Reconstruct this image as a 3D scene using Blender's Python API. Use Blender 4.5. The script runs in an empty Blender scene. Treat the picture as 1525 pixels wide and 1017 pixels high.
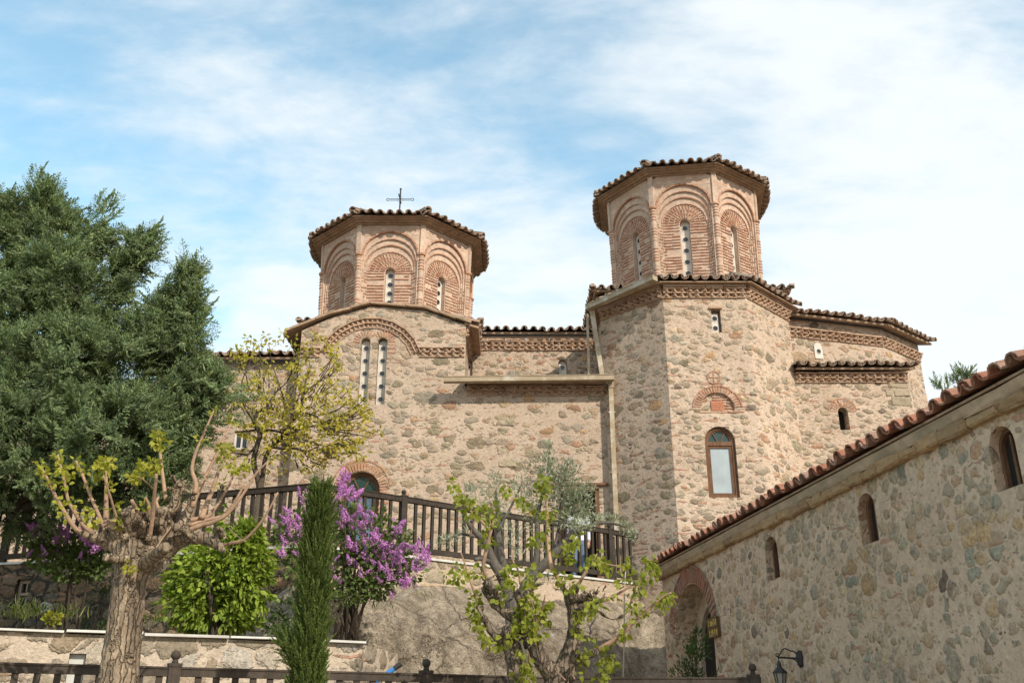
import bpy, bmesh, math, random
import numpy as np
from mathutils import Vector, Matrix
from mathutils import noise as mnoise

SC = bpy.context.scene
COL = SC.collection
R = math.radians
PITCH, FPX, EYE = R(22.1), 1425.0, 1.6
CP, SP = math.cos(PITCH), math.sin(PITCH)
random.seed(7)
RNG = np.random.default_rng(11)

# ---------------------------------------------------------------- survey helpers
def ray(px, py):
    u = (px - 762.5) / FPX; v = (508.5 - py) / FPX
    return Vector((u, CP - v * SP, SP + v * CP))
def at(px, py, Y):
    d = ray(px, py); s = Y / d.y
    return Vector((d.x * s, Y, EYE + d.z * s))
def scl(px, py, Y):                      # metres per photo pixel at that depth
    return Y / ray(px, py).y / FPX
AW0 = Vector((2.61, 17.0, 0)); AWD = Vector((0.157, -1.0, 0)).normalized()   # annex wall: far end, direction towards the viewer
def on_annex(px, py):
    d = ray(px, py); n = Vector((-AWD.y, AWD.x, 0))
    s = n.dot(AW0) / n.dot(d)
    p = d * s; p.z += EYE
    return (p - AW0).dot(AWD), p.z        # (distance along the wall, height)

# ---------------------------------------------------------------- mesh builder
ORG = {}
def org(o):
    return ORG.get(o, Vector((0, 0, 0)))
class MB:
    def __init__(s, M=None):
        s.v = []; s.f = []; s.m = []; s.M = M or Matrix.Identity(4); s.mi = 0
    def V(s, p):
        s.v.append(s.M @ Vector(p)); return len(s.v) - 1
    def F(s, idx):
        s.f.append(tuple(idx)); s.m.append(s.mi)
    def quadpts(s, a, b, c, d):
        s.F([s.V(a), s.V(b), s.V(c), s.V(d)])
    def box(s, c, size, rot=None, jit=0.0, taper=1.0):
        hx, hy, hz = size[0] / 2, size[1] / 2, size[2] / 2
        ids = []
        for z in (-1, 1):
            for x, y in ((-1, -1), (1, -1), (1, 1), (-1, 1)):
                t = taper if z > 0 else 1.0
                p = Vector((x * hx * t, y * hy * t, z * hz))
                if jit: p += Vector((random.uniform(-jit, jit), random.uniform(-jit, jit), random.uniform(-jit, jit)))
                if rot is not None: p = rot @ p
                ids.append(s.V(Vector(c) + p))
        a, b, c_, d, e, f, g, h = ids
        for q in ((a, d, c_, b), (e, f, g, h), (a, b, f, e), (b, c_, g, f), (c_, d, h, g), (d, a, e, h)): s.F(q)
    def prism(s, poly, axis, a, b):
        def P(p, t):
            return (p[0], p[1], t) if axis == 'z' else (p[0], t, p[1])
        lo = [s.V(P(p, a)) for p in poly]; hi = [s.V(P(p, b)) for p in poly]
        n = len(poly)
        s.F(lo[::-1]); s.F(hi)
        for i in range(n):
            j = (i + 1) % n; s.F((lo[i], lo[j], hi[j], hi[i]))
    def hexa(s, p8):
        a, b, c_, d, e, f, g, h = [s.V(p) for p in p8]
        for q in ((a, d, c_, b), (e, f, g, h), (a, b, f, e), (b, c_, g, f), (c_, d, h, g), (d, a, e, h)): s.F(q)
    def tube(s, pts, rad, n=8, cap=True, rough=0.0):
        pts = [Vector(p) for p in pts]
        if not hasattr(rad, '__len__'): rad = [rad] * len(pts)
        rings = []; nrm = None
        for i, p in enumerate(pts):
            t = (pts[min(i + 1, len(pts) - 1)] - pts[max(i - 1, 0)])
            if t.length < 1e-9: t = Vector((0, 0, 1))
            t.normalize()
            if nrm is None:
                nrm = t.orthogonal().normalized()
            else:
                nrm = (nrm - t * nrm.dot(t))
                nrm = nrm.normalized() if nrm.length > 1e-6 else t.orthogonal().normalized()
            b = t.cross(nrm); ring = []
            for k in range(n):
                a = 2 * math.pi * k / n
                r = rad[i] * (1 + (random.uniform(-rough, rough) if rough else 0))
                ring.append(s.V(p + (nrm * math.cos(a) + b * math.sin(a)) * r))
            rings.append(ring)
        for i in range(len(rings) - 1):
            A, B = rings[i], rings[i + 1]
            for k in range(n):
                s.F((A[k], A[(k + 1) % n], B[(k + 1) % n], B[k]))
        if cap:
            s.F(rings[0][::-1]); s.F(rings[-1])
    def ball(s, c, r, n=8, m=6, sq=(1, 1, 1)):
        c = Vector(c); rows = []
        for i in range(1, m):
            th = math.pi * i / m
            rows.append([s.V(c + Vector((r * sq[0] * math.sin(th) * math.cos(2 * math.pi * k / n), r * sq[1] * math.sin(th) * math.sin(2 * math.pi * k / n), r * sq[2] * math.cos(th)))) for k in range(n)])
        top = s.V(c + Vector((0, 0, r * sq[2]))); bot = s.V(c - Vector((0, 0, r * sq[2])))
        for k in range(n):
            s.F((top, rows[0][k], rows[0][(k + 1) % n])); s.F((bot, rows[-1][(k + 1) % n], rows[-1][k]))
        for i in range(len(rows) - 1):
            for k in range(n): s.F((rows[i][k], rows[i + 1][k], rows[i + 1][(k + 1) % n], rows[i][(k + 1) % n]))
    def lathe(s, c, prof, n=12):
        c = Vector(c); rows = [[s.V(c + Vector((r * math.cos(2 * math.pi * k / n), r * math.sin(2 * math.pi * k / n), z))) for k in range(n)] for r, z in prof]
        for i in range(len(rows) - 1):
            for k in range(n): s.F((rows[i][k], rows[i][(k + 1) % n], rows[i + 1][(k + 1) % n], rows[i + 1][k]))
        s.F(rows[0][::-1]); s.F(rows[-1])
    # outlines are lists of (x, z) in the local frame; y goes into the wall
    def band(s, O, I, y):
        a = [s.V((p[0], y, p[1])) for p in O]; b = [s.V((p[0], y, p[1])) for p in I]
        for i in range(len(a) - 1): s.F((a[i], b[i], b[i + 1], a[i + 1]))
    def reveal(s, O, y0, y1):
        a = [s.V((p[0], y0, p[1])) for p in O]; b = [s.V((p[0], y1, p[1])) for p in O]
        for i in range(len(a) - 1): s.F((a[i], a[i + 1], b[i + 1], b[i]))
    def fill(s, O, y):
        s.F([s.V((p[0], y, p[1])) for p in O])
    def archframe(s, O, I, y0, y1):
        n = len(O)
        o0 = [s.V((p[0], y0, p[1])) for p in O]; i0 = [s.V((p[0], y0, p[1])) for p in I]
        o1 = [s.V((p[0], y1, p[1])) for p in O]; i1 = [s.V((p[0], y1, p[1])) for p in I]
        for k in range(n - 1):
            s.F((o0[k], i0[k], i0[k + 1], o0[k + 1])); s.F((o1[k], o1[k + 1], i1[k + 1], i1[k]))
            s.F((o0[k], o0[k + 1], o1[k + 1], o1[k])); s.F((i0[k], i1[k], i1[k + 1], i0[k + 1]))
        s.F((o0[0], o1[0], i1[0], i0[0])); s.F((o0[-1], i0[-1], i1[-1], o1[-1]))
    def voussoirs(s, cx, cz, r0, r1, y0, y1, a0=0.0, a1=math.pi, n=20, gap=0.4, ell=1.0, jr=0.0):
        for k in range(n):
            w = (a1 - a0) / n; g = gap * random.uniform(0.8, 1.25)
            b0 = a0 + w * k + w * g / 2; b1 = a0 + w * (k + 1) - w * g / 2
            q0 = r0 + random.uniform(-jr, jr); q1 = r1 + random.uniform(-jr, jr); yy = y0 + random.uniform(-0.004, 0.004)
            def P(r, a, y): return (cx + r * math.cos(a), y, cz + r * ell * math.sin(a))
            s.hexa([P(q0, b0, yy), P(q1, b0, yy), P(q1, b0, y1), P(q0, b0, y1), P(q0, b1, yy), P(q1, b1, yy), P(q1, b1, y1), P(q0, b1, y1)])
    def build(s, name, mats, parent=None, smooth=False, normals=True, origin=None):
        o_ = org(parent) if parent is not None else (Vector(origin) if origin is not None else Vector((0, 0, 0)))
        me = bpy.data.meshes.new(name)
        me.from_pydata([tuple(p - o_) for p in s.v], [], s.f)
        if not isinstance(mats, (list, tuple)): mats = [mats]
        for m in mats: me.materials.append(m)
        if len(mats) > 1: me.polygons.foreach_set('material_index', s.m)
        if normals:
            bm = bmesh.new(); bm.from_mesh(me)
            bmesh.ops.recalc_face_normals(bm, faces=bm.faces)
            bm.to_mesh(me); bm.free()
        if smooth: me.polygons.foreach_set('use_smooth', [True] * len(me.polygons))
        me.update()
        ob = bpy.data.objects.new(name, me); COL.objects.link(ob)
        if parent is not None: ob.parent = parent
        else: ob.location = o_
        ORG[ob] = o_
        return ob

def tag(o, label=None, cat=None, group=None, kind=None):
    if label: o['label'] = label
    if cat: o['category'] = cat
    if group: o['group'] = group
    if kind: o['kind'] = kind
    return o
def thing(name, loc, label, cat, group=None):
    o = bpy.data.objects.new(name, None); COL.objects.link(o); o.location = loc; o.empty_display_size = 0.2
    ORG[o] = Vector(loc); return tag(o, label, cat, group)

def bake_mods(ob):
    dg = bpy.context.evaluated_depsgraph_get(); dg.update()
    me = bpy.data.meshes.new_from_object(ob.evaluated_get(dg))
    old = ob.data; ob.modifiers.clear(); ob.data = me; me.name = ob.name
    bpy.data.meshes.remove(old)
def cut(ob, cutter):                      # cutter: an MB in world space, closed solids that do not overlap each other
    c = cutter.build('cutter', ob.data.materials[0]); 
    md = ob.modifiers.new('b', 'BOOLEAN'); md.operation = 'DIFFERENCE'; md.solver = 'EXACT'; md.object = c
    bake_mods(ob)
    me = c.data; bpy.data.objects.remove(c); bpy.data.meshes.remove(me)
def remesh(ob, vox, disp=0.0, dscale=0.1, smooth=True, dec=None):
    md = ob.modifiers.new('r', 'REMESH'); md.mode = 'VOXEL'; md.voxel_size = vox
    sm = ob.modifiers.new('s', 'SMOOTH'); sm.factor = 0.5; sm.iterations = 3
    if disp:
        t = bpy.data.textures.new('lumps', 'CLOUDS'); t.noise_scale = dscale; t.noise_depth = 3
        d = ob.modifiers.new('d', 'DISPLACE'); d.texture = t; d.strength = disp; d.mid_level = 0.5; d.texture_coords = 'LOCAL'
    bake_mods(ob)
    ob.data.polygons.foreach_set('use_smooth', [smooth] * len(ob.data.polygons))

def roughen(ob, amt, sc, lv=2, bw=.02):
    b = ob.modifiers.new('b', 'BEVEL'); b.width = bw; b.segments = 1
    u = ob.modifiers.new('u', 'SUBSURF'); u.subdivision_type = 'SIMPLE'; u.levels = lv; u.render_levels = lv
    t = bpy.data.textures.new('rough', 'CLOUDS'); t.noise_scale = sc; t.noise_depth = 3
    d = ob.modifiers.new('d', 'DISPLACE'); d.texture = t; d.strength = amt; d.mid_level = .5; d.texture_coords = 'LOCAL'
    bake_mods(ob)

# ---------------------------------------------------------------- scattering leaf-sized faces
def rotz_to(D, roll):
    """N x 3 directions -> N x 3 x 3 matrices whose z column is D"""
    D = D / (np.linalg.norm(D, axis=1, keepdims=True) + 1e-9)
    ref = np.where(np.abs(D[:, 2:3]) > 0.95, np.array([[1.0, 0, 0]]), np.array([[0, 0, 1.0]]))
    X = np.cross(ref, D); X /= np.linalg.norm(X, axis=1, keepdims=True) + 1e-9
    Y = np.cross(D, X)
    c, s_ = np.cos(roll)[:, None], np.sin(roll)[:, None]
    X2 = X * c + Y * s_; Y2 = -X * s_ + Y * c
    return np.stack([X2, Y2, D], axis=2)
def scatter(name, temps, pos, dirs, sizes, mat, parent, roll=None, which=None):
    N = len(pos); pos = np.asarray(pos, float); dirs = np.asarray(dirs, float); sizes = np.asarray(sizes, float)
    if roll is None: roll = RNG.uniform(0, 2 * math.pi, N)
    M = rotz_to(dirs, roll) * sizes[:, None, None]
    if which is None: which = RNG.integers(0, len(temps), N)
    o_ = np.array(org(parent))
    VV = []; FF = []; base = 0
    for ti, (tv, tf) in enumerate(temps):
        k = np.nonzero(which == ti)[0]
        if not len(k): continue
        v = np.einsum('nij,mj->nmi', M[k], tv) + pos[k][:, None, :] - o_
        f = tf[None] + (np.arange(len(k)) * len(tv))[:, None, None] + base
        VV.append(v.reshape(-1, 3)); FF.append(f.reshape(-1, 3)); base += len(k) * len(tv)
    V = np.concatenate(VV); F = np.concatenate(FF)
    me = bpy.data.meshes.new(name)
    me.vertices.add(len(V)); me.vertices.foreach_set('co', V.astype(np.float32).ravel())
    me.loops.add(len(F) * 3); me.loops.foreach_set('vertex_index', F.astype(np.int32).ravel())
    me.polygons.add(len(F)); me.polygons.foreach_set('loop_start', np.arange(0, len(F) * 3, 3, dtype=np.int32))
    me.polygons.foreach_set('loop_total', np.full(len(F), 3, dtype=np.int32))
    me.materials.append(mat); me.update(calc_edges=True); me.validate()
    ob = bpy.data.objects.new(name, me); COL.objects.link(ob)
    if parent is not None: ob.parent = parent
    ORG[ob] = org(parent)
    return ob
def T(v, f): return (np.array(v, float), np.array(f, int))
def leaf_broad(w=0.3, fold=0.06, curl=0.12, heart=False):
    if heart:
        v = [(0, 0, 0), (-w * .8, fold, .12), (-w, fold, .38), (-w * .6, fold * .6 + curl * .3, .7), (0, curl, 1), (w * .6, fold * .6 + curl * .3, .7), (w, fold, .38), (w * .8, fold, .12), (0, -.02, .35), (0, curl * .3, .7)]
        f = [(0, 8, 1), (1, 8, 2), (2, 8, 3), (8, 9, 3), (3, 9, 4), (9, 5, 4), (8, 5, 9), (8, 6, 5), (8, 7, 6), (0, 7, 8)]
    else:
        v = [(0, 0, 0), (-w * .75, fold, .28), (-w, fold, .5), (-w * .55, fold + curl * .4, .78), (0, curl, 1), (w * .55, fold + curl * .4, .78), (w, fold, .5), (w * .75, fold, .28), (0, -.02, .4)]
        f = [(0, 8, 1), (1, 8, 2), (2, 8, 3), (3, 8, 4), (8, 5, 4), (8, 6, 5), (8, 7, 6), (0, 7, 8)]
    return T(v, f)
def plume(seed, n=9, spread=0.36, wid=0.030, droop=0.10, ang=0.75):
    r = random.Random(seed); v = []; f = []
    def blade(p, d, L, w, side):
        q = Vector(p); d = Vector(d).normalized(); sd = Vector(side).normalized()
        a = len(v); m = q + d * L * .45
        v.extend([tuple(q), tuple(m + sd * w), tuple(q + d * L), tuple(m - sd * w)])
        f.append((a, a + 1, a + 2)); f.append((a, a + 2, a + 3))
    def axis(t): return Vector((droop * math.sin(t * 1.3) * 0.5, droop * t * t, t))
    for k in range(n + 1):
        t = k / (n + 1)
        p = axis(t)
        blade(p, axis(t + .15) - p, 0.18, wid * .8, (0.3, 1, 0))
        for sgn in (-1, 1):
            l = spread * (1 - t) ** .6 * (0.35 + 0.65 * min(1, t * 4 + .3)) * r.uniform(.7, 1.15)
            a = ang * r.uniform(.75, 1.2)
            d = Vector((sgn * math.sin(a), r.uniform(-.45, .45), math.cos(a)))
            blade(p, d, l, wid, (0, 1, r.uniform(-.5, .5)))
            for j in (0.4, 0.75):
                b = a + r.choice((-.6, .6)) * r.uniform(.7, 1.1)
                d2 = Vector((sgn * math.sin(b), r.uniform(-.7, .7), math.cos(b)))
                blade(p + d.normalized() * l * j, d2, l * .5, wid * .8, (r.uniform(-.6, .6), 1, 0))
    return T(v, f)
def unit(n):
    d = RNG.normal(size=(n, 3)); return d / np.linalg.norm(d, axis=1, keepdims=True)
# ---------------------------------------------------------------- materials
class NT:
    def __init__(s, name):
        s.mat = bpy.data.materials.new(name); s.mat.use_nodes = True; s.t = s.mat.node_tree; s.t.nodes.clear()
        s.out = s.n('ShaderNodeOutputMaterial')
    def n(s, typ, **kw):
        nd = s.t.nodes.new(typ)
        for k, v in kw.items(): setattr(nd, k, v)
        return nd
    def l(s, a, b): s.t.links.new(a, b)
    def set(s, sock, val):
        if hasattr(val, 'is_linked') or isinstance(val, bpy.types.NodeSocket): s.l(val, sock)
        elif isinstance(val, (tuple, list)) and len(val) == 3 and sock.type == 'RGBA': sock.default_value = (*val, 1)
        else: sock.default_value = val
    def coord(s, scale=(1, 1, 1), loc=(0, 0, 0)):
        tc = s.n('ShaderNodeTexCoord'); mp = s.n('ShaderNodeMapping')
        mp.inputs['Scale'].default_value = scale; mp.inputs['Location'].default_value = loc
        s.l(tc.outputs['Object'], mp.inputs['Vector']); return mp.outputs[0]
    def noise(s, vec, scale, detail=4, rough=0.55, col=False, dist=0.0):
        nd = s.n('ShaderNodeTexNoise'); nd.inputs['Scale'].default_value = scale; nd.inputs['Detail'].default_value = detail
        nd.inputs['Roughness'].default_value = rough; nd.inputs['Distortion'].default_value = dist
        s.l(vec, nd.inputs['Vector']); return nd.outputs['Color' if col else 'Fac']
    def vor(s, vec, scale, feature='F1', rnd=1.0):
        nd = s.n('ShaderNodeTexVoronoi', feature=feature); nd.inputs['Scale'].default_value = scale; nd.inputs['Randomness'].default_value = rnd
        s.l(vec, nd.inputs['Vector']); return nd
    def math(s, op, a, b=None, c=None, clamp=False):
        nd = s.n('ShaderNodeMath', operation=op, use_clamp=clamp)
        for i, x in enumerate((a, b, c)):
            if x is not None: s.set(nd.inputs[i], x)
        return nd.outputs[0]
    def vmath(s, op, a, b):
        nd = s.n('ShaderNodeVectorMath', operation=op)
        for i, x in enumerate((a, b)):
            if isinstance(x, (int, float)): nd.inputs['Scale'].default_value = x
            else: s.set(nd.inputs[i], x)
        return nd.outputs[0]
    def mr(s, val, a, b, c=0.0, d=1.0, smooth=False):
        nd = s.n('ShaderNodeMapRange'); nd.interpolation_type = 'SMOOTHSTEP' if smooth else 'LINEAR'
        s.set(nd.inputs['Value'], val)
        for k, x in zip(('From Min', 'From Max', 'To Min', 'To Max'), (a, b, c, d)): s.set(nd.inputs[k], x)
        return nd.outputs[0]
    def mix(s, fac, a, b, mode='MIX'):
        nd = s.n('ShaderNodeMix', data_type='RGBA', blend_type=mode)
        s.set(nd.inputs[0], fac); s.set(nd.inputs[6], a); s.set(nd.inputs[7], b); return nd.outputs[2]
    def ramp(s, fac, stops, const=False):
        nd = s.n('ShaderNodeValToRGB'); cr = nd.color_ramp
        if const: cr.interpolation = 'CONSTANT'
        while len(cr.elements) < len(stops): cr.elements.new(0.5)
        for e, (p, c) in zip(cr.elements, stops): e.position = p; e.color = (*c, 1)
        s.l(fac, nd.inputs[0]); return nd.outputs[0]
    def sep(s, c):
        nd = s.n('ShaderNodeSeparateColor'); s.l(c, nd.inputs[0]); return nd.outputs
    def bump(s, h, strength=0.6, dist=0.02):
        nd = s.n('ShaderNodeBump'); nd.inputs['Strength'].default_value = strength; nd.inputs['Distance'].default_value = dist
        s.l(h, nd.inputs['Height']); return nd.outputs[0]
    def bsdf(s, col, rough=0.9, normal=None, spec=0.25, metal=0.0, trans=None):
        b = s.n('ShaderNodeBsdfPrincipled'); s.set(b.inputs['Base Color'], col); s.set(b.inputs['Roughness'], rough)
        b.inputs['Specular IOR Level'].default_value = spec; b.inputs['Metallic'].default_value = metal
        if normal is not None: s.l(normal, b.inputs['Normal'])
        sh = b.outputs[0]
        if trans is not None:
            t = s.n('ShaderNodeBsdfTranslucent'); s.set(t.inputs['Color'], trans[0])
            m = s.n('ShaderNodeMixShader'); m.inputs[0].default_value = trans[1]
            s.l(sh, m.inputs[1]); s.l(t.outputs[0], m.inputs[2]); sh = m.outputs[0]
        s.l(sh, s.out.inputs['Surface']); return s.mat
    def island(s):
        return s.n('ShaderNodeNewGeometry').outputs['Random Per Island']

STONES = [(0.0, (.34, .27, .18)), (.12, (.27, .23, .15)), (.24, (.42, .31, .20)), (.34, (.31, .27, .195)), (.43, (.46, .285, .15)),
          (.50, (.38, .325, .25)), (.60, (.25, .205, .14)), (.68, (.47, .36, .25)), (.78, (.40, .235, .15)), (.86, (.32, .285, .22)), (.965, (.12, .095, .07))]
STONES_B = [(0.0, (.34, .26, .17)), (.12, (.43, .31, .19)), (.25, (.31, .27, .19)), (.36, (.46, .31, .17)), (.48, (.37, .30, .21)),
            (.57, (.26, .25, .19)), (.64, (.42, .265, .165)), (.75, (.34, .28, .20)), (.86, (.46, .345, .215)), (.975, (.13, .10, .075))]
def rubble(name, scale=3.0, flat=1.55, mort=((.53, .42, .33), (.44, .345, .265)), stones=STONES, lo=0.03, r0=0.20, r1=0.62, chips=0.5, brick=0.25, bump=0.7, seed=0, warp=0.16, gap_dark=None, soft=.06, wash=.45, big_sc=None, dark=1.0):
    g = NT(name)
    co = g.coord((1, 1, 1), (seed, seed * .7, seed * .3))
    w = g.vmath('SUBTRACT', g.noise(co, 2.3, 3, .6, col=True), (.5, .5, .5))
    w2 = g.vmath('SUBTRACT', g.noise(co, 11.0, 3, .6, col=True), (.5, .5, .5))
    wv = g.vmath('ADD', g.vmath('SCALE', w, warp * 1.3), g.vmath('SCALE', w2, warp * 1.1))
    p = g.vmath('ADD', co, wv)
    st = g.vmath('MULTIPLY', p, (1, 1, flat))
    e = g.vor(st, scale, 'DISTANCE_TO_EDGE', .92).outputs['Distance']
    vf = g.vor(st, scale, 'F1', .92); cc = g.sep(vf.outputs['Color'])
    fine = g.noise(co, 26, 5, .65); mid = g.noise(co, 7, 4, .6); big = g.noise(co, .55, 4, .6)
    # a stone is a rounded lump inside its cell: cut by the mortar joint and by its own radius
    rad = g.math('ADD', g.mr(cc[1], 0, 1, r1, r0), g.mr(big, .35, .7, .03, -.05))
    wob = g.math('ADD', g.mr(mid, .3, .7, -.06, .06), g.mr(g.noise(co, 17, 3, .6), .3, .7, -.045, .045))
    d = g.math('SMOOTH_MIN', g.math('SUBTRACT', e, g.math('ADD', wob, lo)), g.math('MULTIPLY', g.math('SUBTRACT', g.math('ADD', rad, wob), vf.outputs['Distance']), .8), .05)
    m1 = g.mr(d, 0.0, soft, 0, 1, True)
    if big_sc:                                                    # a few bigger blocks among the small stuff
        sg = g.vmath('MULTIPLY', g.vmath('ADD', p, (3.7, 1.9, 8.1)), (1, 1, flat * 1.1))
        vb_ = g.vor(sg, big_sc, 'F1', .95); cb = g.sep(vb_.outputs['Color']); eb = g.vor(sg, big_sc, 'DISTANCE_TO_EDGE', .95).outputs['Distance']
        db = g.math('SMOOTH_MIN', g.math('SUBTRACT', eb, g.math('ADD', wob, .03)), g.math('MULTIPLY', g.math('SUBTRACT', g.math('ADD', g.mr(cb[1], .55, 1, -.1, .62), wob), vb_.outputs['Distance']), .8), .05)
        mb_ = g.mr(db, 0.0, soft, 0, 1, True)
    # small chips between the big stones
    sc = g.vmath('MULTIPLY', p, (1, 1, flat * 1.5))
    e2 = g.vor(sc, scale * 2.3, 'DISTANCE_TO_EDGE', 1).outputs['Distance']
    c2 = g.sep(g.vor(sc, scale * 2.3, 'F1', 1).outputs['Color'])
    d2 = g.math('SUBTRACT', e2, g.mr(c2[1], 0, 1, .10, .10 + .55 / max(chips, .05)))
    m2 = g.mr(d2, 0, .05, 0, 1, True)
    # slivers of broken brick
    sb = g.vmath('MULTIPLY', p, (1.3, 1.3, 9.0))
    c3 = g.sep(g.vor(sb, 2.0, 'F1', 1).outputs['Color'])
    e3 = g.vor(sb, 2.0, 'DISTANCE_TO_EDGE', 1).outputs['Distance']
    m3 = g.math('MULTIPLY', g.mr(e3, .10, .16, 0, 1, True), g.math('GREATER_THAN', c3[0], 1 - brick * .45))
    v = g.mr(fine, .28, .72, .56, 1.42)
    vm = g.math('MULTIPLY', v, g.mr(mid, .3, .7, .78, 1.2))
    vb = g.math('MULTIPLY', vm, g.mr(cc[2], 0, 1, .75, 1.25))
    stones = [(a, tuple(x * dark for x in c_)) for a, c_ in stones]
    stone = g.mix(1.0, g.ramp(cc[0], stones, True), vb, 'MULTIPLY')
    chip = g.mix(1.0, g.ramp(c2[0], stones, True), vm, 'MULTIPLY')
    mo = g.mix(g.mr(big, .35, .65), mort[0], mort[1])
    mo = g.mix(1.0, mo, g.mr(g.noise(co, 15, 5, .7), .25, .75, .74, 1.24), 'MULTIPLY')
    stain = g.noise(g.vmath('MULTIPLY', co, (1, 1, .35)), 1.3, 5, .65)
    if gap_dark: mo = g.mix(g.mr(e, .0, .10, 1, 0), mo, gap_dark)
    c = g.mix(g.math('MULTIPLY', m3, .8), mo, g.mix(1.0, (.40, .21, .14), vm, 'MULTIPLY'))
    c = g.mix(g.math('MULTIPLY', m2, .85), c, chip)
    c = g.mix(g.math('MULTIPLY', m1, g.mr(cc[2], 0, 1, wash, .97)), c, stone)
    c = g.mix(g.mr(stain, .55, .78, 0, .38), c, g.mix(1.0, c, (.66, .64, .58), 'MULTIPLY'))
    if big_sc:
        sb_ = g.mix(1.0, g.ramp(cb[0], stones, True), g.math('MULTIPLY', vm, g.mr(cb[2], 0, 1, .75, 1.15)), 'MULTIPLY')
        c = g.mix(g.math('MULTIPLY', mb_, .92), c, sb_); d = g.math('MAXIMUM', d, g.math('MULTIPLY', db, .8)); m1 = g.math('MAXIMUM', m1, mb_)
    dome = g.mr(d, 0, .22, 0, 1, True)
    h = g.math('ADD', g.math('MULTIPLY', dome, .35), g.math('MULTIPLY', m1, .35))
    h = g.math('ADD', h, g.math('MULTIPLY', m2, .3))
    h = g.math('ADD', h, g.math('MULTIPLY', m3, .25))
    h = g.math('ADD', h, g.math('MULTIPLY', fine, .55)); h = g.math('ADD', h, g.math('MULTIPLY', mid, .5))
    return g.bsdf(c, .92, g.bump(h, bump, .05), .18)

def plain(name, col, var=.25, sc=8, rough=.85, bump=.3, bdist=.01, spec=.25, tint=None, stretch=(1, 1, 1), metal=0.0):
    g = NT(name); co = g.coord(stretch)
    n1 = g.noise(co, sc, 5, .6); n2 = g.noise(co, sc * .22, 4, .6)
    c = g.mix(1.0, col, g.math('MULTIPLY', g.mr(n1, .25, .75, 1 - var, 1 + var), g.mr(n2, .3, .7, 1 - var * .7, 1 + var * .7)), 'MULTIPLY')
    if tint: c = g.mix(g.mr(g.noise(co, sc * .5, 5, .65), .5, .66), c, tint)
    return g.bsdf(c, rough, g.bump(n1, bump, bdist), spec, metal)
def brickish(name, stops, smear=(.56, .44, .35), sm=.35, rough=.9):
    g = NT(name); co = g.coord()
    r = g.island(); c = g.ramp(r, stops)
    n = g.noise(co, 22, 5, .65); n2 = g.noise(co, 5, 4, .6)
    c = g.mix(1.0, c, g.mr(n, .25, .75, .7, 1.3), 'MULTIPLY')
    c = g.mix(g.mr(n2, .42, .72, 0, sm * 1.6), c, smear)
    return g.bsdf(c, rough, g.bump(n, .5, .012), .2)
def leafmat(name, stops, trans=.35, tcol=None, rough=.6, spec=.3, var=(.72, 1.28), vsc=2.2):
    g = NT(name); co = g.coord()
    c = g.ramp(g.island(), stops)
    c = g.mix(1.0, c, g.mr(g.noise(co, vsc, 3, .6), .3, .7, var[0], var[1]), 'MULTIPLY')
    t = g.mix(1.0, c, tcol or (1.25, 1.3, .6), 'MULTIPLY')
    return g.bsdf(c, rough, None, spec, 0.0, (t, trans))
def bark(name, a, b, sc=14, bump=.8, stretch=(1, 1, .22), lich=None, crack=0):
    g = NT(name); co = g.coord(stretch); c0 = g.coord()
    n = g.noise(co, sc, 6, .68, dist=.4); n2 = g.noise(c0, 3.0, 4, .6); n3 = g.noise(c0, 30, 3, .6)
    c = g.mix(g.mr(n, .3, .7), a, b)
    c = g.mix(1.0, c, g.math('MULTIPLY', g.mr(n2, .3, .7, .75, 1.22), g.mr(n3, .3, .7, .85, 1.15)), 'MULTIPLY')
    if lich: c = g.mix(g.mr(n2, .58, .72, 0, .6), c, lich)
    h = g.math('ADD', n, g.math('MULTIPLY', n3, .25))
    if crack:
        wv = g.vmath('ADD', co, g.vmath('SCALE', g.vmath('SUBTRACT', g.noise(c0, 14, 3, .6, col=True), (.5, .5, .5)), .035))
        e = g.vor(wv, crack, 'DISTANCE_TO_EDGE', 1).outputs['Distance']; k = g.mr(e, 0, .12, 1, 0, True)
        c = g.mix(g.math('MULTIPLY', k, .4), c, tuple(x * .6 for x in b)); h = g.math('SUBTRACT', h, g.math('MULTIPLY', k, .9))
        r_ = g.sep(g.vor(wv, crack, 'F1', 1).outputs['Color']); c = g.mix(1.0, c, g.mr(r_[0], 0, 1, .78, 1.25), 'MULTIPLY')
    return g.bsdf(c, .9, g.bump(h, bump, .045), .15)
def glass(name, col=(.03, .04, .05), rough=.06, spec=.9):
    g = NT(name); co = g.coord()
    return g.bsdf(g.mix(g.noise(co, 4, 3), col, tuple(x * 1.6 for x in col)), rough, g.bump(g.noise(co, 1.6, 2), .06, .02), spec)

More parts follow.
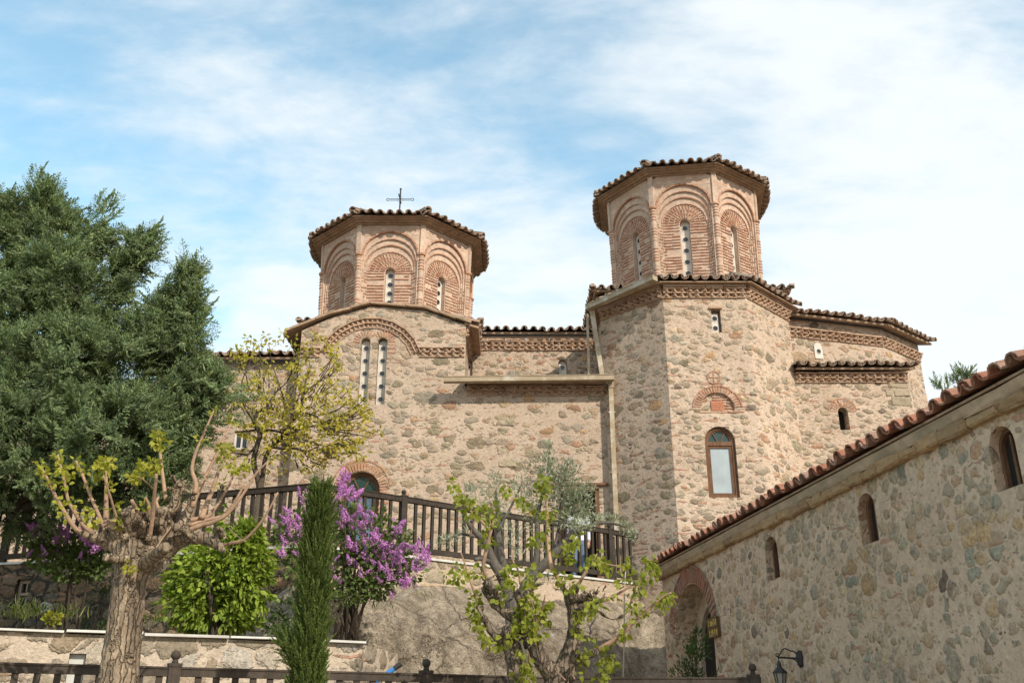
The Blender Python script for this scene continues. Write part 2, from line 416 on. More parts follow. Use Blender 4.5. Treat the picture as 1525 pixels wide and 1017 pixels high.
M = {}
M['church'] = rubble('rubble_church', 3.9, 1.6, mort=((.535, .42, .325), (.44, .34, .26)), chips=.9, brick=.16, lo=.012, r0=.14, r1=.74, bump=.85, warp=.06, soft=.055, wash=.5, big_sc=2.1, dark=.86)
M['church_warm'] = rubble('rubble_church_warm', 3.9, 1.6, mort=((.575, .45, .345), (.48, .37, .28)), chips=.9, brick=.18, lo=.015, r0=.12, r1=.70, seed=5.3, bump=.85, warp=.06, soft=.055, wash=.42, big_sc=2.2, dark=.92)
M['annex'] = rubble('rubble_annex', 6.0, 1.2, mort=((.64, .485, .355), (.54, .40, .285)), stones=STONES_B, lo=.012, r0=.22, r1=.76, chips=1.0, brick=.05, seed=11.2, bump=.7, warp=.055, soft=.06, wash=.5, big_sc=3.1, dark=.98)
M['lowwall'] = rubble('rubble_low_wall', 2.6, 1.5, mort=((.53, .44, .345), (.45, .37, .29)), stones=[(0, (.40, .34, .26)), (.2, (.33, .28, .20)), (.4, (.46, .40, .32)), (.55, (.37, .29, .20)), (.7, (.50, .45, .38)), (.85, (.30, .26, .20))], lo=.01, r0=.45, r1=.85, chips=.7, brick=.1, seed=3.1, bump=1.0, warp=.07, wash=.7, dark=.74)
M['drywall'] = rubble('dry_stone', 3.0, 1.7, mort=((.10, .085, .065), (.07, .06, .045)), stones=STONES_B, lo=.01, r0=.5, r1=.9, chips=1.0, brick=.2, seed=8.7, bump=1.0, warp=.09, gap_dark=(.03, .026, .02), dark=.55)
M['masonry'] = rubble('terrace_masonry', 2.6, 1.6, mort=((.50, .40, .30), (.42, .33, .24)), stones=STONES, lo=.02, r0=.3, r1=.7, chips=.7, brick=.1, seed=1.9, bump=.9, warp=.08)
BR = [(0, (.36, .175, .105)), (.25, (.43, .24, .155)), (.5, (.40, .20, .12)), (.75, (.51, .34, .24)), (1, (.31, .14, .085))]
M['brick'] = brickish('brick', BR, smear=(.52, .37, .28), sm=.20)
M['brick_pale'] = brickish('brick_pale', [(0, (.50, .31, .22)), (.5, (.56, .37, .27)), (1, (.47, .27, .185))], sm=.55)
M['brick_dull'] = brickish('brick_dull', [(0, (.34, .21, .135)), (.5, (.44, .29, .19)), (1, (.29, .185, .12))], sm=.35)
M['mortar'] = plain('drum_mortar', (.53, .40, .31), .3, 12, .95, .6, .015, .15, tint=(.46, .33, .25))
M['plaster'] = plain('plaster_band', (.46, .36, .26), .25, 9, .95, .5, .012, .15, tint=(.33, .28, .2))
M['corbel'] = brickish('cornice_stone', [(0, (.33, .215, .115)), (.5, (.40, .265, .145)), (1, (.26, .17, .095))], smear=(.42, .31, .20), sm=.14)
M['eave'] = plain('eave_brick', (.37, .255, .175), .3, 14, .95, .6, .015, .15, tint=(.26, .2, .13))
M['tile'] = brickish('roof_tile', [(0, (.30, .20, .15)), (.2, (.36, .24, .17)), (.4, (.27, .20, .155)), (.6, (.38, .28, .21)), (.8, (.30, .18, .12)), (1, (.33, .27, .22))], smear=(.30, .27, .22), sm=.5)
M['tile_red'] = brickish('roof_tile_red', [(0, (.30, .115, .07)), (.3, (.34, .16, .105)), (.6, (.24, .105, .07)), (.8, (.38, .23, .17)), (1, (.20, .10, .07))], smear=(.26, .20, .16), sm=.42)
M['white'] = plain('lime_plaster', (.60, .56, .50), .16, 10, .9, .3, .006, .2, tint=(.58, .54, .48))
M['glass_dark'] = glass('dark_glass', (.012, .018, .022), .12, .6)
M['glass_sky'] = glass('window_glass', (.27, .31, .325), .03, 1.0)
M['glass_blue'] = glass('door_glass', (.06, .095, .14), .03, 1.0)
M['glass_tint'] = NT('tinted_glass').bsdf((.02, .05, .045), .1, None, .7)
M['wood'] = bark('window_wood', (.20, .115, .07), (.13, .07, .042), 18, .3, (1, 1, .15))
M['wood_dark'] = bark('rail_wood', (.062, .05, .040), (.038, .030, .024), 16, .35, (1, 1, .2))
M['wood_fence'] = bark('fence_wood', (.085, .068, .055), (.052, .042, .034), 16, .35, (1, 1, .2))
M['fence_dark'] = M['wood_fence']
M['gutter'] = plain('gutter_paint', (.34, .265, .17), .12, 6, .5, .1, .003, .4, tint=(.50, .46, .38))
M['coping'] = plain('white_coping', (.56, .55, .51), .15, 8, .85, .3, .006, .2, tint=(.5, .48, .44))
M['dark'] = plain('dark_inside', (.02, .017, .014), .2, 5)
M['iron'] = plain('wrought_iron', (.025, .025, .026), .2, 20, .55, .2, .003, .4)
M['lampglass'] = NT('lamp_glass').bsdf((.30, .29, .25), .25, None, .5)
M['soil'] = plain('soil', (.12, .09, .06), .3, 6, .95, .8, .04)
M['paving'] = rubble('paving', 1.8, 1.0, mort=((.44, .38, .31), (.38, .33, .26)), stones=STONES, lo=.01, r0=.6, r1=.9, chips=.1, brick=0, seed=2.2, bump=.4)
def rockmat():
    g = NT('conglomerate_rock'); co = g.coord()
    n = g.noise(co, 1.1, 6, .62); n2 = g.noise(co, 7, 6, .7); n3 = g.noise(co, 40, 4, .7)
    v = g.vor(g.vmath('ADD', co, g.vmath('SCALE', g.vmath('SUBTRACT', g.noise(co, 9, 3, .6, col=True), (.5, .5, .5)), .06)), 21, 'F1', 1)
    pc = g.sep(v.outputs['Color'])
    c = g.ramp(n, [(.30, (.27, .22, .165)), (.44, (.37, .31, .235)), (.58, (.47, .39, .295)), (.72, (.32, .265, .20))])
    c = g.mix(1.0, c, g.math('MULTIPLY', g.mr(n2, .3, .7, .52, 1.42), g.mr(n3, .3, .7, .6, 1.38)), 'MULTIPLY')
    peb = g.math('MULTIPLY', g.mr(v.outputs['Distance'], .18, .34, 1, 0, True), g.math('GREATER_THAN', pc[0], .62))
    c = g.mix(g.math('MULTIPLY', peb, .75), c, g.mix(1.0, (.44, .38, .30), g.mr(pc[1], 0, 1, .35, 1.45), 'MULTIPLY'))
    wl = g.noise(co, 2.4, 6, .7)
    c = g.mix(g.mr(wl, .62, .70, 0, .8), c, (.56, .54, .49))
    st = g.noise(g.vmath('MULTIPLY', co, (1, 1, .25)), 2.2, 5, .65)
    c = g.mix(g.mr(st, .48, .68, 0, .75), c, g.mix(1.0, c, (.45, .44, .40), 'MULTIPLY'))
    cw = g.vmath('ADD', co, g.vmath('SCALE', g.vmath('SUBTRACT', g.noise(co, 2.5, 5, .65, col=True), (.5, .5, .5)), .5))
    ck = g.math('MULTIPLY', g.mr(g.vor(cw, .75, 'DISTANCE_TO_EDGE', 1).outputs['Distance'], .0, .022, 1, 0, True), g.mr(n2, .4, .6, .2, 1))
    c = g.mix(g.math('MULTIPLY', ck, .7), c, (.10, .082, .06))
    n2 = g.math('SUBTRACT', n2, g.math('MULTIPLY', ck, .6))
    h = g.math('ADD', g.math('MULTIPLY', n2, 1.2), g.math('ADD', g.math('MULTIPLY', n3, .5), g.math('MULTIPLY', peb, .35)))
    return g.bsdf(c, .95, g.bump(h, 1.0, .11), .12)
M['rock'] = rockmat()
M['bark_pollard'] = bark('pollard_bark', (.43, .335, .235), (.22, .165, .115), 30, 1.0, (1, 1, .13), crack=26)
M['bark_shoot'] = bark('young_shoot_bark', (.40, .27, .18), (.28, .18, .125), 12, .3)
M['bark_mulberry'] = bark('mulberry_bark', (.27, .215, .16), (.15, .118, .09), 18, .9, (1, 1, .3), crack=24)
M['bark_olive'] = bark('olive_bark', (.16, .145, .12), (.09, .08, .066), 16, .8)
M['bark_dark'] = bark('dark_bark', (.12, .095, .07), (.06, .048, .036), 16, .6)
M['conifer'] = leafmat('conifer_sprays', [(0, (.095, .145, .078)), (.4, (.155, .215, .108)), (.75, (.21, .27, .128)), (1, (.32, .35, .18))], .34, var=(.6, 1.4), vsc=3.2)
M['cypress'] = leafmat('cypress_sprays', [(0, (.07, .105, .026)), (.5, (.105, .15, .036)), (1, (.155, .19, .05))], .28)
M['leaf_yellow'] = leafmat('young_yellow_leaves', [(0, (.40, .34, .05)), (.5, (.50, .42, .07)), (1, (.33, .32, .05))], .42)
M['leaf_pollard'] = leafmat('pollard_leaves', [(0, (.30, .30, .04)), (.5, (.38, .35, .055)), (1, (.26, .29, .04))], .4)
M['leaf_mulberry'] = leafmat('mulberry_leaves', [(0, (.20, .235, .03)), (.5, (.28, .29, .04)), (1, (.16, .20, .03))], .42)
M['leaf_bright'] = leafmat('bright_shrub_leaves', [(0, (.15, .23, .03)), (.4, (.24, .32, .04)), (.8, (.30, .36, .06)), (1, (.10, .16, .025))], .35, var=(.6, 1.35), vsc=5)
M['leaf_lilac'] = leafmat('lilac_leaves', [(0, (.10, .15, .04)), (.5, (.14, .19, .055)), (1, (.08, .12, .035))], .3)
M['lilac'] = leafmat('lilac_blossom', [(0, (.48, .18, .46)), (.4, (.62, .28, .60)), (.75, (.74, .42, .72)), (1, (.42, .14, .42))], .3, (1.1, 1, 1.15))
M['leaf_olive'] = leafmat('olive_leaves', [(0, (.20, .23, .13)), (.5, (.30, .33, .22)), (.8, (.44, .46, .36)), (1, (.15, .18, .09))], .25, (1.1, 1.15, .8))
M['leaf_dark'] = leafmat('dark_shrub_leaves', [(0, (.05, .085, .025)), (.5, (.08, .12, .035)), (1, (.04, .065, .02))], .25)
M['grass'] = leafmat('grass_blades', [(0, (.10, .14, .03)), (.5, (.15, .19, .045)), (1, (.19, .20, .06))], .3)
M['blue'] = plain('blue_paint', (.03, .16, .42), .15, 10, .45, .1, .002, .4)
M['sign_wood'] = plain('sign_board', (.12, .075, .035), .2, 14, .8)
M['sign_yellow'] = plain('sign_letters', (.52, .38, .10), .15, 20, .7)
M['skin'] = plain('skin', (.42, .24, .17), .08, 20, .6, .05)
M['shirt'] = plain('pale_shirt', (.62, .65, .72), .08, 12, .9, .3)
M['jeans'] = plain('jeans', (.13, .19, .28), .2, 30, .9, .3)
M['hair'] = plain('grey_hair', (.10, .085, .075), .3, 60, .8, .5)
M['redpanel'] = plain('terracotta_panel', (.46, .20, .12), .2, 30, .9, .4)
M['pvc'] = plain('white_pipe', (.62, .62, .60), .08, 8, .5)
M['greypanel'] = plain('grey_shutter', (.50, .50, .47), .1, 8, .7, .1)
# ---------------------------------------------------------------- shared building details
def arch(w, zs, z0, n=14, cx=0.0, ell=1.0):
    """outline of an arched opening, left foot -> right foot, always n + 3 points"""
    pts = [(cx - w, z0)]
    for k in range(n + 1):
        a = math.pi - math.pi * k / n
        pts.append((cx + w * math.cos(a), zs + w * ell * math.sin(a)))
    pts.append((cx + w, z0)); return pts
def rect_around(W, z0, zt, zs, n=14):
    pts = [(-W, z0)]
    for k in range(n + 1):
        a = math.pi - math.pi * k / n; c, s_ = math.cos(a), math.sin(a)
        f = min(W / abs(c) if abs(c) > 1e-6 else 1e9, (zt - zs) / s_ if s_ > 1e-6 else 1e9)
        pts.append((c * f, zs + s_ * f))
    pts.append((W, z0)); return pts
def frame_at(p, xdir):
    x = Vector((xdir[0], xdir[1], 0)).normalized(); z = Vector((0, 0, 1)); y = z.cross(x)
    return Matrix(((x.x, y.x, 0, p[0]), (x.y, y.y, 0, p[1]), (0, 0, 1, p[2]), (0, 0, 0, 1)))
def tile_slope(mb, A, B, up, lenf, sp=0.24, r=0.082, seg=0.40, th=0.016, maxlen=9, N=5, bow=0.0):
    A, B = Vector(A), Vector(B); e = (B - A); W = e.length; e.normalize(); up = Vector(up).normalized()
    nn = e.cross(up)
    if nn.z < 0: nn = -nn
    cnt = max(1, round(W / sp)); sp = W / cnt
    sag = [.022 * math.sin(i * .55 + W * 3) * math.sin(i * .21 + 1) + random.uniform(-.010, .010) for i in range(cnt * 2 + 1)]
    for i in range(cnt * 2 + 1):
        t = i * sp / 2 / W; cover = i % 2 == 0
        L = min(lenf(min(max(t, 0), 1)), maxlen)
        if L < 0.10: L = 0.10
        ks = max(1, int(math.ceil(L / seg)))
        for k in range(ks):
            j = random.uniform(-.012, .012); yaw = random.uniform(-.03, .03)
            s0 = k * seg + random.uniform(-.02, .02) - .02; s1 = min(k * seg + seg * 1.12, L)
            if s1 - s0 < .05: continue
            rings = []
            for (s_, rr, hh) in ((s0, r * 1.10, .030), (s1, r * .88, .004)):
                c = A + e * (i * sp / 2 + j + yaw * (s_ - s0)) + up * (s_ - bow * 4 * t * (1 - t) * max(0, 1 - s_ / 1.2)) + nn * (hh + sag[i])
                for ra in (rr, rr - th):
                    row = []
                    for q in range(N + 1):
                        a = math.pi * q / N
                        if cover: p = c + e * math.cos(a) * ra + nn * (math.sin(a) * ra + .012)
                        else: p = c + e * math.cos(a) * (ra + (rr - ra) * 2 - th) + nn * (-math.sin(a) * (ra + (rr - ra) * 2 - th) + r * .92)
                        row.append(mb.V(p))
                    rings.append(row)
            o0, i0, o1, i1 = rings
            for q in range(N):
                mb.F((o0[q], o0[q + 1], o1[q + 1], o1[q])); mb.F((i0[q + 1], i0[q], i1[q], i1[q + 1]))
                mb.F((o0[q + 1], o0[q], i0[q], i0[q + 1]))
            for q in (0, N):
                mb.F((o0[q], o1[q], i1[q], i0[q]))
def course(mb, P0, P1, nv, z, h, proj, ln=.27, back=.12, jit=.004):
    P0, P1 = Vector((P0[0], P0[1], 0)), Vector((P1[0], P1[1], 0)); d = P1 - P0; L = d.length; d.normalize()
    nv = Vector((nv[0], nv[1], 0)).normalized(); rot = Matrix(((d.x, -nv.x, 0), (d.y, -nv.y, 0), (0, 0, 1)))
    x = 0
    while x < L - .02:
        w = min(ln * random.uniform(.75, 1.2), L - x)
        pj = proj + random.uniform(-.006, .006)
        mb.box(P0 + d * (x + w / 2) + nv * (pj - back) / 2 + Vector((0, 0, z + h / 2 + random.uniform(-jit, jit))), (max(w - .014, .02), pj + back, h * random.uniform(.85, 1.0)), rot, .004)
        x += w
def teeth(mb, P0, P1, nv, z, h, proj, sp=.19, sz=.145):
    P0, P1 = Vector((P0[0], P0[1], 0)), Vector((P1[0], P1[1], 0)); d = P1 - P0; L = d.length; d.normalize()
    nv = Vector((nv[0], nv[1], 0)).normalized(); n = max(1, int(L / sp))
    for i in range(n):
        c = P0 + d * ((i + .5) * L / n + random.uniform(-.008, .008)) + nv * (proj - sz * .71) + Vector((0, 0, z + h / 2))
        a = math.atan2(d.y, d.x) + math.pi / 4 + random.uniform(-.2, .2)
        mb.box(c, (sz, sz, h * random.uniform(.78, 1.05)), Matrix.Rotation(a, 3, 'Z'), .012)
def dogtooth(mb, P0, P1, nv, z0, top_extra=0.0):
    z0 += .067
    course(mb, P0, P1, nv, z0, .030, .035)
    teeth(mb, P0, P1, nv, z0 + .034, .058, .078, .165, .12)
    course(mb, P0, P1, nv, z0 + .097, .032, .070)
    teeth(mb, P0, P1, nv, z0 + .133, .058, .115, .165, .12)
    course(mb, P0, P1, nv, z0 + .196, .032, .112)
    if top_extra: course(mb, P0, P1, nv, z0 + .233, top_extra, .13, ln=.5)
def octagon(c, Rr, rot, z=0):
    return [(c[0] + Rr * math.sin(R(-22.5 + 45 * k) + rot), c[1] - Rr * math.cos(R(-22.5 + 45 * k) + rot)) for k in range(8)]
def cut_box(mb, c, w, z0, z1, y0, y1):
    mb.prism([(c - w, z0), (c + w, z0), (c + w, z1), (c - w, z1)], 'y', y0, y1)
def hole_panel(name, parent, Mx, x, z0, z1, w, y, nholes, hr, arched=True):
    """pierced white plaster slab with round glazed holes; the glass discs are its child"""
    mb = MB(Mx)
    pts = arch(w, z1 - w, z0, 8, x) if arched else [(x - w, z0), (x - w, z1), (x + w, z1), (x + w, z0)]
    mb.fill(pts, y); mb.reveal(pts, y, y + .05)
    zs = [z0 + (i + .5) * (z1 - z0 - (.04 if arched else 0)) / nholes for i in range(nholes)]
    for z in zs:                                        # raised rims
        n = 14
        for k in range(n):
            a0, a1 = 2 * math.pi * k / n, 2 * math.pi * (k + 1) / n
            def P(r, a, yy): return (x + r * math.cos(a), yy, z + r * math.sin(a))
            mb.quadpts(P(hr, a0, y - .010), P(hr * 1.22, a0, y - .010), P(hr * 1.22, a1, y - .010), P(hr, a1, y - .010))
            mb.quadpts(P(hr * 1.22, a0, y - .010), P(hr * 1.32, a0, y - .001), P(hr * 1.32, a1, y - .001), P(hr * 1.22, a1, y - .010))
            mb.quadpts(P(hr, a0, y - .010), P(hr * .97, a0, y - .002), P(hr * .97, a1, y - .002), P(hr, a1, y - .010))
    pn = mb.build(name, M['white'], parent, normals=False)
    g = MB(Mx)
    for z in zs:
        n = 14; g.F([g.V((x + hr * math.cos(2 * math.pi * k / n), y - .003, z + hr * math.sin(2 * math.pi * k / n))) for k in range(n)])
    return pn, g
def wood_window(parent, Mx, cx, w, zs, z0, y, glassmat, name='arched_window', deep=.06, transom=True, radial=2):
    mb = MB(Mx); t = .062
    O = arch(w, zs, z0, 16, cx); I = arch(w - t, zs, z0 + t, 16, cx)
    mb.archframe(O, I, y, y + deep); mb.box((cx, y + deep / 2, z0 + t / 2), (2 * w - .01, deep, t))
    I1 = arch(w - t + .004, zs, z0 + t, 16, cx); I2 = arch(w - t - .03, zs, z0 + t + .03, 16, cx)
    mb.archframe(I1, I2, y + .02, y + deep)
    if transom:
        mb.box((cx, y + deep / 2 + .004, zs - .04), (2 * (w - t), deep, .085))
        if radial:
            for a in ([58, 122] if radial == 2 else [45, 90, 135]):
                a = R(a); r0, r1 = .03, w - t
                mb.tube([(cx + r0 * math.cos(a) * 2.2, y + .035, zs + r0 * .3), (cx + r1 * math.cos(a), y + .035, zs + r1 * math.sin(a))], .017, 4)
        # casement frame below the transom
        q = w - t - .005; zt = zs - .083; zb = z0 + t
        for (bx, bz, bw, bh) in ((cx - q + .025, (zt + zb) / 2, .05, zt - zb), (cx + q - .025, (zt + zb) / 2, .05, zt - zb), (cx, zt - .025, 2 * q - .1, .05), (cx, zb + .025, 2 * q - .1, .05)):
            mb.box((bx, y + .042, bz), (bw, .034, bh))
    fr = mb.build(name, M['wood'], parent)
    g = MB(Mx)
    if transom:
        lo = [(cx - w + t, z0 + t), (cx - w + t, zs - .08), (cx + w - t, zs - .08), (cx + w - t, z0 + t)]
        g.fill(lo, y + .052); g.build('pane', glassmat, fr, normals=False)
        g2 = MB(Mx); g2.fill([(p[0], p[1]) for p in arch(w - t, zs, zs, 16, cx)[1:-1]], y + .05); g2.build('fanlight_pane', M['glass_tint'], fr, normals=False)
    else:
        g.fill(arch(w - t, zs, z0 + t, 16, cx), y + .05); g.build('pane', glassmat, fr, normals=False)
    return fr

# ---------------------------------------------------------------- the church
church = thing('monastery_church', (0, 21, 3.0), 'rubble stone monastery church with two octagonal brick domes and tiled roofs', 'church')
FY = 21.0
WX0, WX1 = -5.0, -1.1
I4 = Matrix.Identity(4)
# facade: transept gable and the low nave wall in one sheet of masonry
fa = MB(); fa.prism([(WX0, 2.5), (6.4, 2.5), (6.4, 9.0), (WX1, 9.0), (WX1, 10.55), (-2.1, 10.93), (-3.4, 11.04), (-4.3, 10.75), (WX0, 10.40)], 'y', FY, 22.69)
facade = fa.build('facade_wall', M['church'], church)
c1 = MB()
for x in (-3.465, -3.06): c1.prism(arch(.115, 10.115, 8.56, 8, x)[::-1], 'y', FY - .2, FY + .17)
c1.prism(arch(.43, 6.56, 4.40, 14, -3.38)[::-1], 'y', FY - .2, FY + .28)
cut_box(c1, 1.5, .41, 4.40, 6.62, FY - .2, FY + 1.2)
cut(facade, c1)
# narthex to the left, set back
na = MB(); na.prism([(-7.5, 2.5), (WX0 - .01, 2.5), (WX0 - .01, 9.72), (-7.5, 9.72)], 'y', 21.45, 26)
nart = na.build('narthex_wall', M['church'], church)
c1 = MB(); p = at(359, 656, 21.45); cut_box(c1, p.x, .17, p.z - .20, p.z + .22, 21.2, 21.7); cut(nart, c1)
w = MB()
for dx, dz, sx, sz in ((-.15, 0, .045, .42), (.15, 0, .045, .42), (0, .19, .255, .045), (0, -.19, .255, .045), (0, 0, .03, .335)): w.box((p.x + dx, 21.52, p.z + .01 + dz), (sx, .05, sz))
wf = w.build('small_window', M['coping'], church)
w = MB(); w.fill([(p.x - .15, p.z - .2), (p.x - .15, p.z + .21), (p.x + .15, p.z + .21), (p.x + .15, p.z - .2)], 21.55); w.build('pane', M['glass_dark'], wf, normals=False)
# upper nave wall
nv = MB(); nv.prism([(WX0 + .01, 8.5), (6.9, 8.5), (6.9, 10.72), (WX0 + .01, 10.72)], 'y', 22.70, 26.5)
nave = nv.build('nave_wall', M['church'], church)
c1 = MB()
for px in (697, 838):
    q = at(px, 545, 22.7); c1.prism(arch(.115, q.z + .06, q.z - .6, 8, q.x)[::-1], 'y', 22.5, 22.86)
cut(nave, c1)
for px in (697, 838):
    q = at(px, 545, 22.7)
    pn, g = hole_panel('pierced_window', church, I4, q.x, q.z - .42, q.z + .165, .10, 22.80, 2, .055); g.build('pane', M['glass_dark'], pn, normals=False)
# side apse: five sides of an octagon
AP = [(2.12, FY + .05), (3.42, 19.73), (5.31, 19.73), (6.63, FY + .05), (6.63, FY + .6), (2.12, FY + .6)]
ap = MB(); ap.prism(AP, 'z', 2.0, 10.72)
apse = ap.build('apse_wall', M['church_warm'], church)
c1 = MB(); AW = at(1075, 690, 19.73).x
c1.prism(arch(.325, 7.32, 6.10, 14, AW)[::-1], 'y', 19.5, 19.88)
s0 = at(1068.5, 495, 19.73); s1 = at(1068.5, 460, 19.73); cut_box(c1, s0.x, .105, s0.z, s1.z, 19.5, 19.90)
ba = at(1070, 612, 19.73); c1.prism(arch(.36, ba.z + .08, ba.z, 14, ba.x - .01, .95)[::-1], 'y', 19.5, 19.79)
cut(apse, c1)
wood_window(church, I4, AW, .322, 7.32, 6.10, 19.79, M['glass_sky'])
pn, g = hole_panel('pierced_window', church, I4, s0.x - .02, s0.z + .01, s1.z - .09, .08, 19.81, 2, .058, False); g.build('pane', M['glass_dark'], pn, normals=False)
w = MB(); w.box((s0.x, 19.74, s1.z + .02), (.30, .12, .05)); w.build('lintel', M['brick_dull'], church)
# blind arch with bricks, terracotta panel and the ring above
b = MB(); bx = ba.x - .01
b.voussoirs(bx, ba.z + .06, .37, .50, 19.715, 19.80, R(3), R(177), 23, .42, .98)
b.voussoirs(bx, ba.z + .06, .515, .55, 19.71, 19.80, R(3), R(177), 9, .08, .98)
for i, zz in enumerate([.02, .085, .15, .215, .28, .34]):
    x = -.33
    while x < .30:
        l = random.uniform(.12, .24)
        if not (.0 < zz < .27 and -.15 < x + l / 2 < .14) and (x * x + (zz - .05) ** 2) ** .5 < .33: b.box((bx + x + l / 2, 19.785, ba.z + zz), (l - .02, .03, .03), None, .004)
        x += l
course(b, (bx - .40, 19.73), (bx + .58, 19.73), (0, -1), ba.z - .035, .03, .012, .30)
q = at(1063, 562, 19.73); b.voussoirs(q.x, q.z, .125, .155, 19.715, 19.8, 0, 2 * math.pi, 11, .1)
b.box((q.x, 19.722, q.z), (.22, .02, .022)); b.box((q.x, 19.7225, q.z), (.022, .02, .22))
for a in (-3, -1, 1, 3): pass
bl = b.build('blind_arch', M['brick'], church)
w = MB(); w.prism([(bx - .13, ba.z + .03), (bx + .14, ba.z + .03), (bx + .14, ba.z + .24), (bx - .13, ba.z + .24)], 'y', 19.765, 19.80)
for k in range(1, 5): w.box((bx + .005, 19.763, ba.z + .03 + k * .042), (.27, .008, .008))
w.build('terracotta_panel', M['redpanel'], bl)
# masonry arch round the doorway window, lancets and dog-tooth hood
b = MB()
b.voussoirs(-3.38, 6.56, .44, .60, FY - .014, FY + .1, R(-8), R(188), 27, .45)
b.voussoirs(-3.38, 6.56, .66, .70, FY - .012, FY + .1, R(8), R(172), 12, .06)
for k in range(18):
    for sx in (-1, 1):
        z = 6.48 - k * .105; b.box((-3.38 + sx * (.535 + random.uniform(-.02, .02)), FY + .02, z), (.19, .07, .045), None, .005)
b.build('brick_surround', M['brick'], church)
wood_window(church, I4, -3.38, .427, 6.56, 4.42, FY + .12, M['glass_blue'], 'arched_door', .07)
b = MB()
for x in (-3.465, -3.06): b.voussoirs(x, 10.115, .135, .29, FY - .012, FY + .06, R(-5 if x > -3.2 else 40), R(185 if x < -3.2 else 140), 9, .5)
for k in range(3): b.box((-2.83, FY + .02, 10.05 - k * .10), (.17, .06, .045), None, .005)
b.build('brick_arch', M['brick'], church)
for x in (-3.465, -3.06):
    pn, g = hole_panel('pierced_window', church, I4, x, 8.57, 10.20, .105, FY + .145, 5, .06); g.build('pane', M['glass_dark'], pn, normals=False)
hd = MB(); HX, HZ = -3.33, 9.47; HR = .97
def hood_row(r0, r1, y0, n, gap, jr=.004): hd.voussoirs(HX, HZ, r0, r1, y0, FY + .05, R(18), R(162), n, gap, 1.0, jr)
for r, yy in ((HR + .03, .025), (HR + .142, .06), (HR + .254, .09)): hood_row(r, r + .03, FY - yy, 9, .03)
for r, yy in ((HR + .06, .055), (HR + .172, .085)):
    n = 25
    for k in range(n):
        a = R(18) + R(144) * (k + .5) / n; rr = r + .042
        hd.box((HX + rr * math.cos(a), FY - yy + .085, HZ + rr * math.sin(a)), (.10, .10, .072), Matrix.Rotation(-a + math.pi / 2, 3, 'Y') @ Matrix.Rotation(math.pi / 4, 3, 'Z'), .006)
for xa, xb in ((WX0 + .02, HX - 1.19), (HX + 1.15, WX1 - .02)):
    dogtooth(hd, (xa, FY), (xb, FY), (0, -1), 9.66)
hd.build('dogtooth_hood', M['brick_dull'], church)
# small dog-tooth string under the left half of the gable and courses of thin brick
b = MB(); teeth(b, (-4.75, FY), (-4.15, FY), (0, -1), 10.16, .05, .05, .09, .075)
for k in range(26):
    x = random.uniform(-4.8, -1.4); z = random.uniform(10.05, 10.8); l = random.uniform(.15, .4)
    if (x - HX) ** 2 + (z - HZ) ** 2 < 1.42 ** 2 or z > 10.95 - abs(x + 3.3) * .3: continue
    b.box((x, FY + .022, z), (l, .05, .032), Matrix.Rotation(random.uniform(-.03, .03), 3, 'Y'), .004)
b.build('brick_slips', M['brick_dull'], church)
# old quoin stones where two builds meet
qs = MB()
for (px, py, pw, ph) in ((752, 628, 26, 11), (752, 642, 16, 9), (752, 656, 26, 11), (750, 671, 17, 9), (753, 689, 30, 15), (750, 706, 20, 7), (754, 716, 29, 10), (752, 738, 24, 11)):
    k = scl(px, py, FY); q = at(740 + pw / 2, py, FY); qs.box((q.x, FY + .03, q.z), (pw * k * random.uniform(.85, 1.1), .085, ph * k * random.uniform(.9, 1.1)), None, .03)
M['quoin'] = brickish('quoin_stone', [(0, (.31, .255, .17)), (.5, (.36, .30, .21)), (1, (.27, .23, .16))], (.42, .34, .26), .5)
qo = qs.build('quoin_stones', M['quoin'], church); roughen(qo, .05, .09, 3, .03)
# doorway in the right part of the nave wall
w = MB(); w.box((1.11, FY + .06, 5.51), (.09, .2, 2.14)); w.box((1.89, FY + .06, 5.51), (.09, .2, 2.14)); w.box((1.5, FY + .06, 6.585), (.87, .2, .09))
w.box((1.5, FY - .02, 6.68), (1.3, .1, .05))
df = w.build('doorway_frame', M['wood'], church)
w = MB(); w.box((1.66, FY + .62, 5.5), (.04, .75, 2.1), Matrix.Rotation(R(20), 3, 'Z')); w.build('open_door', M['wood_dark'], df)
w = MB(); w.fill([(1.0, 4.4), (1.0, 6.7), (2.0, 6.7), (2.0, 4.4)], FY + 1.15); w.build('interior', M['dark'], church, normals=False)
# cornices
cn = MB()
dogtooth(cn, (WX1 + .05, FY), (2.2, FY), (0, -1), 8.70)
cn.build('dogtooth_cornice', M['brick_dull'], church); cn = MB()
dogtooth(cn, (WX1, 22.7), (2.3, 22.7), (0, -1), 10.50, .10)
cn.build('dogtooth_cornice', M['brick_dull'], church); cn = MB()
dogtooth(cn, (WX1, FY + .02), (WX1, 22.7), (1, 0), 10.22)
cn.build('dogtooth_cornice', M['brick_dull'], church); cn = MB()
for i in range(3):
    d = Vector((AP[i + 1][0] - AP[i][0], AP[i + 1][1] - AP[i][1])); nvec = (d.y, -d.x)
    dogtooth(cn, AP[i], AP[i + 1], nvec, 10.60, .06)
cn.build('dogtooth_cornice', M['brick_dull'], church)

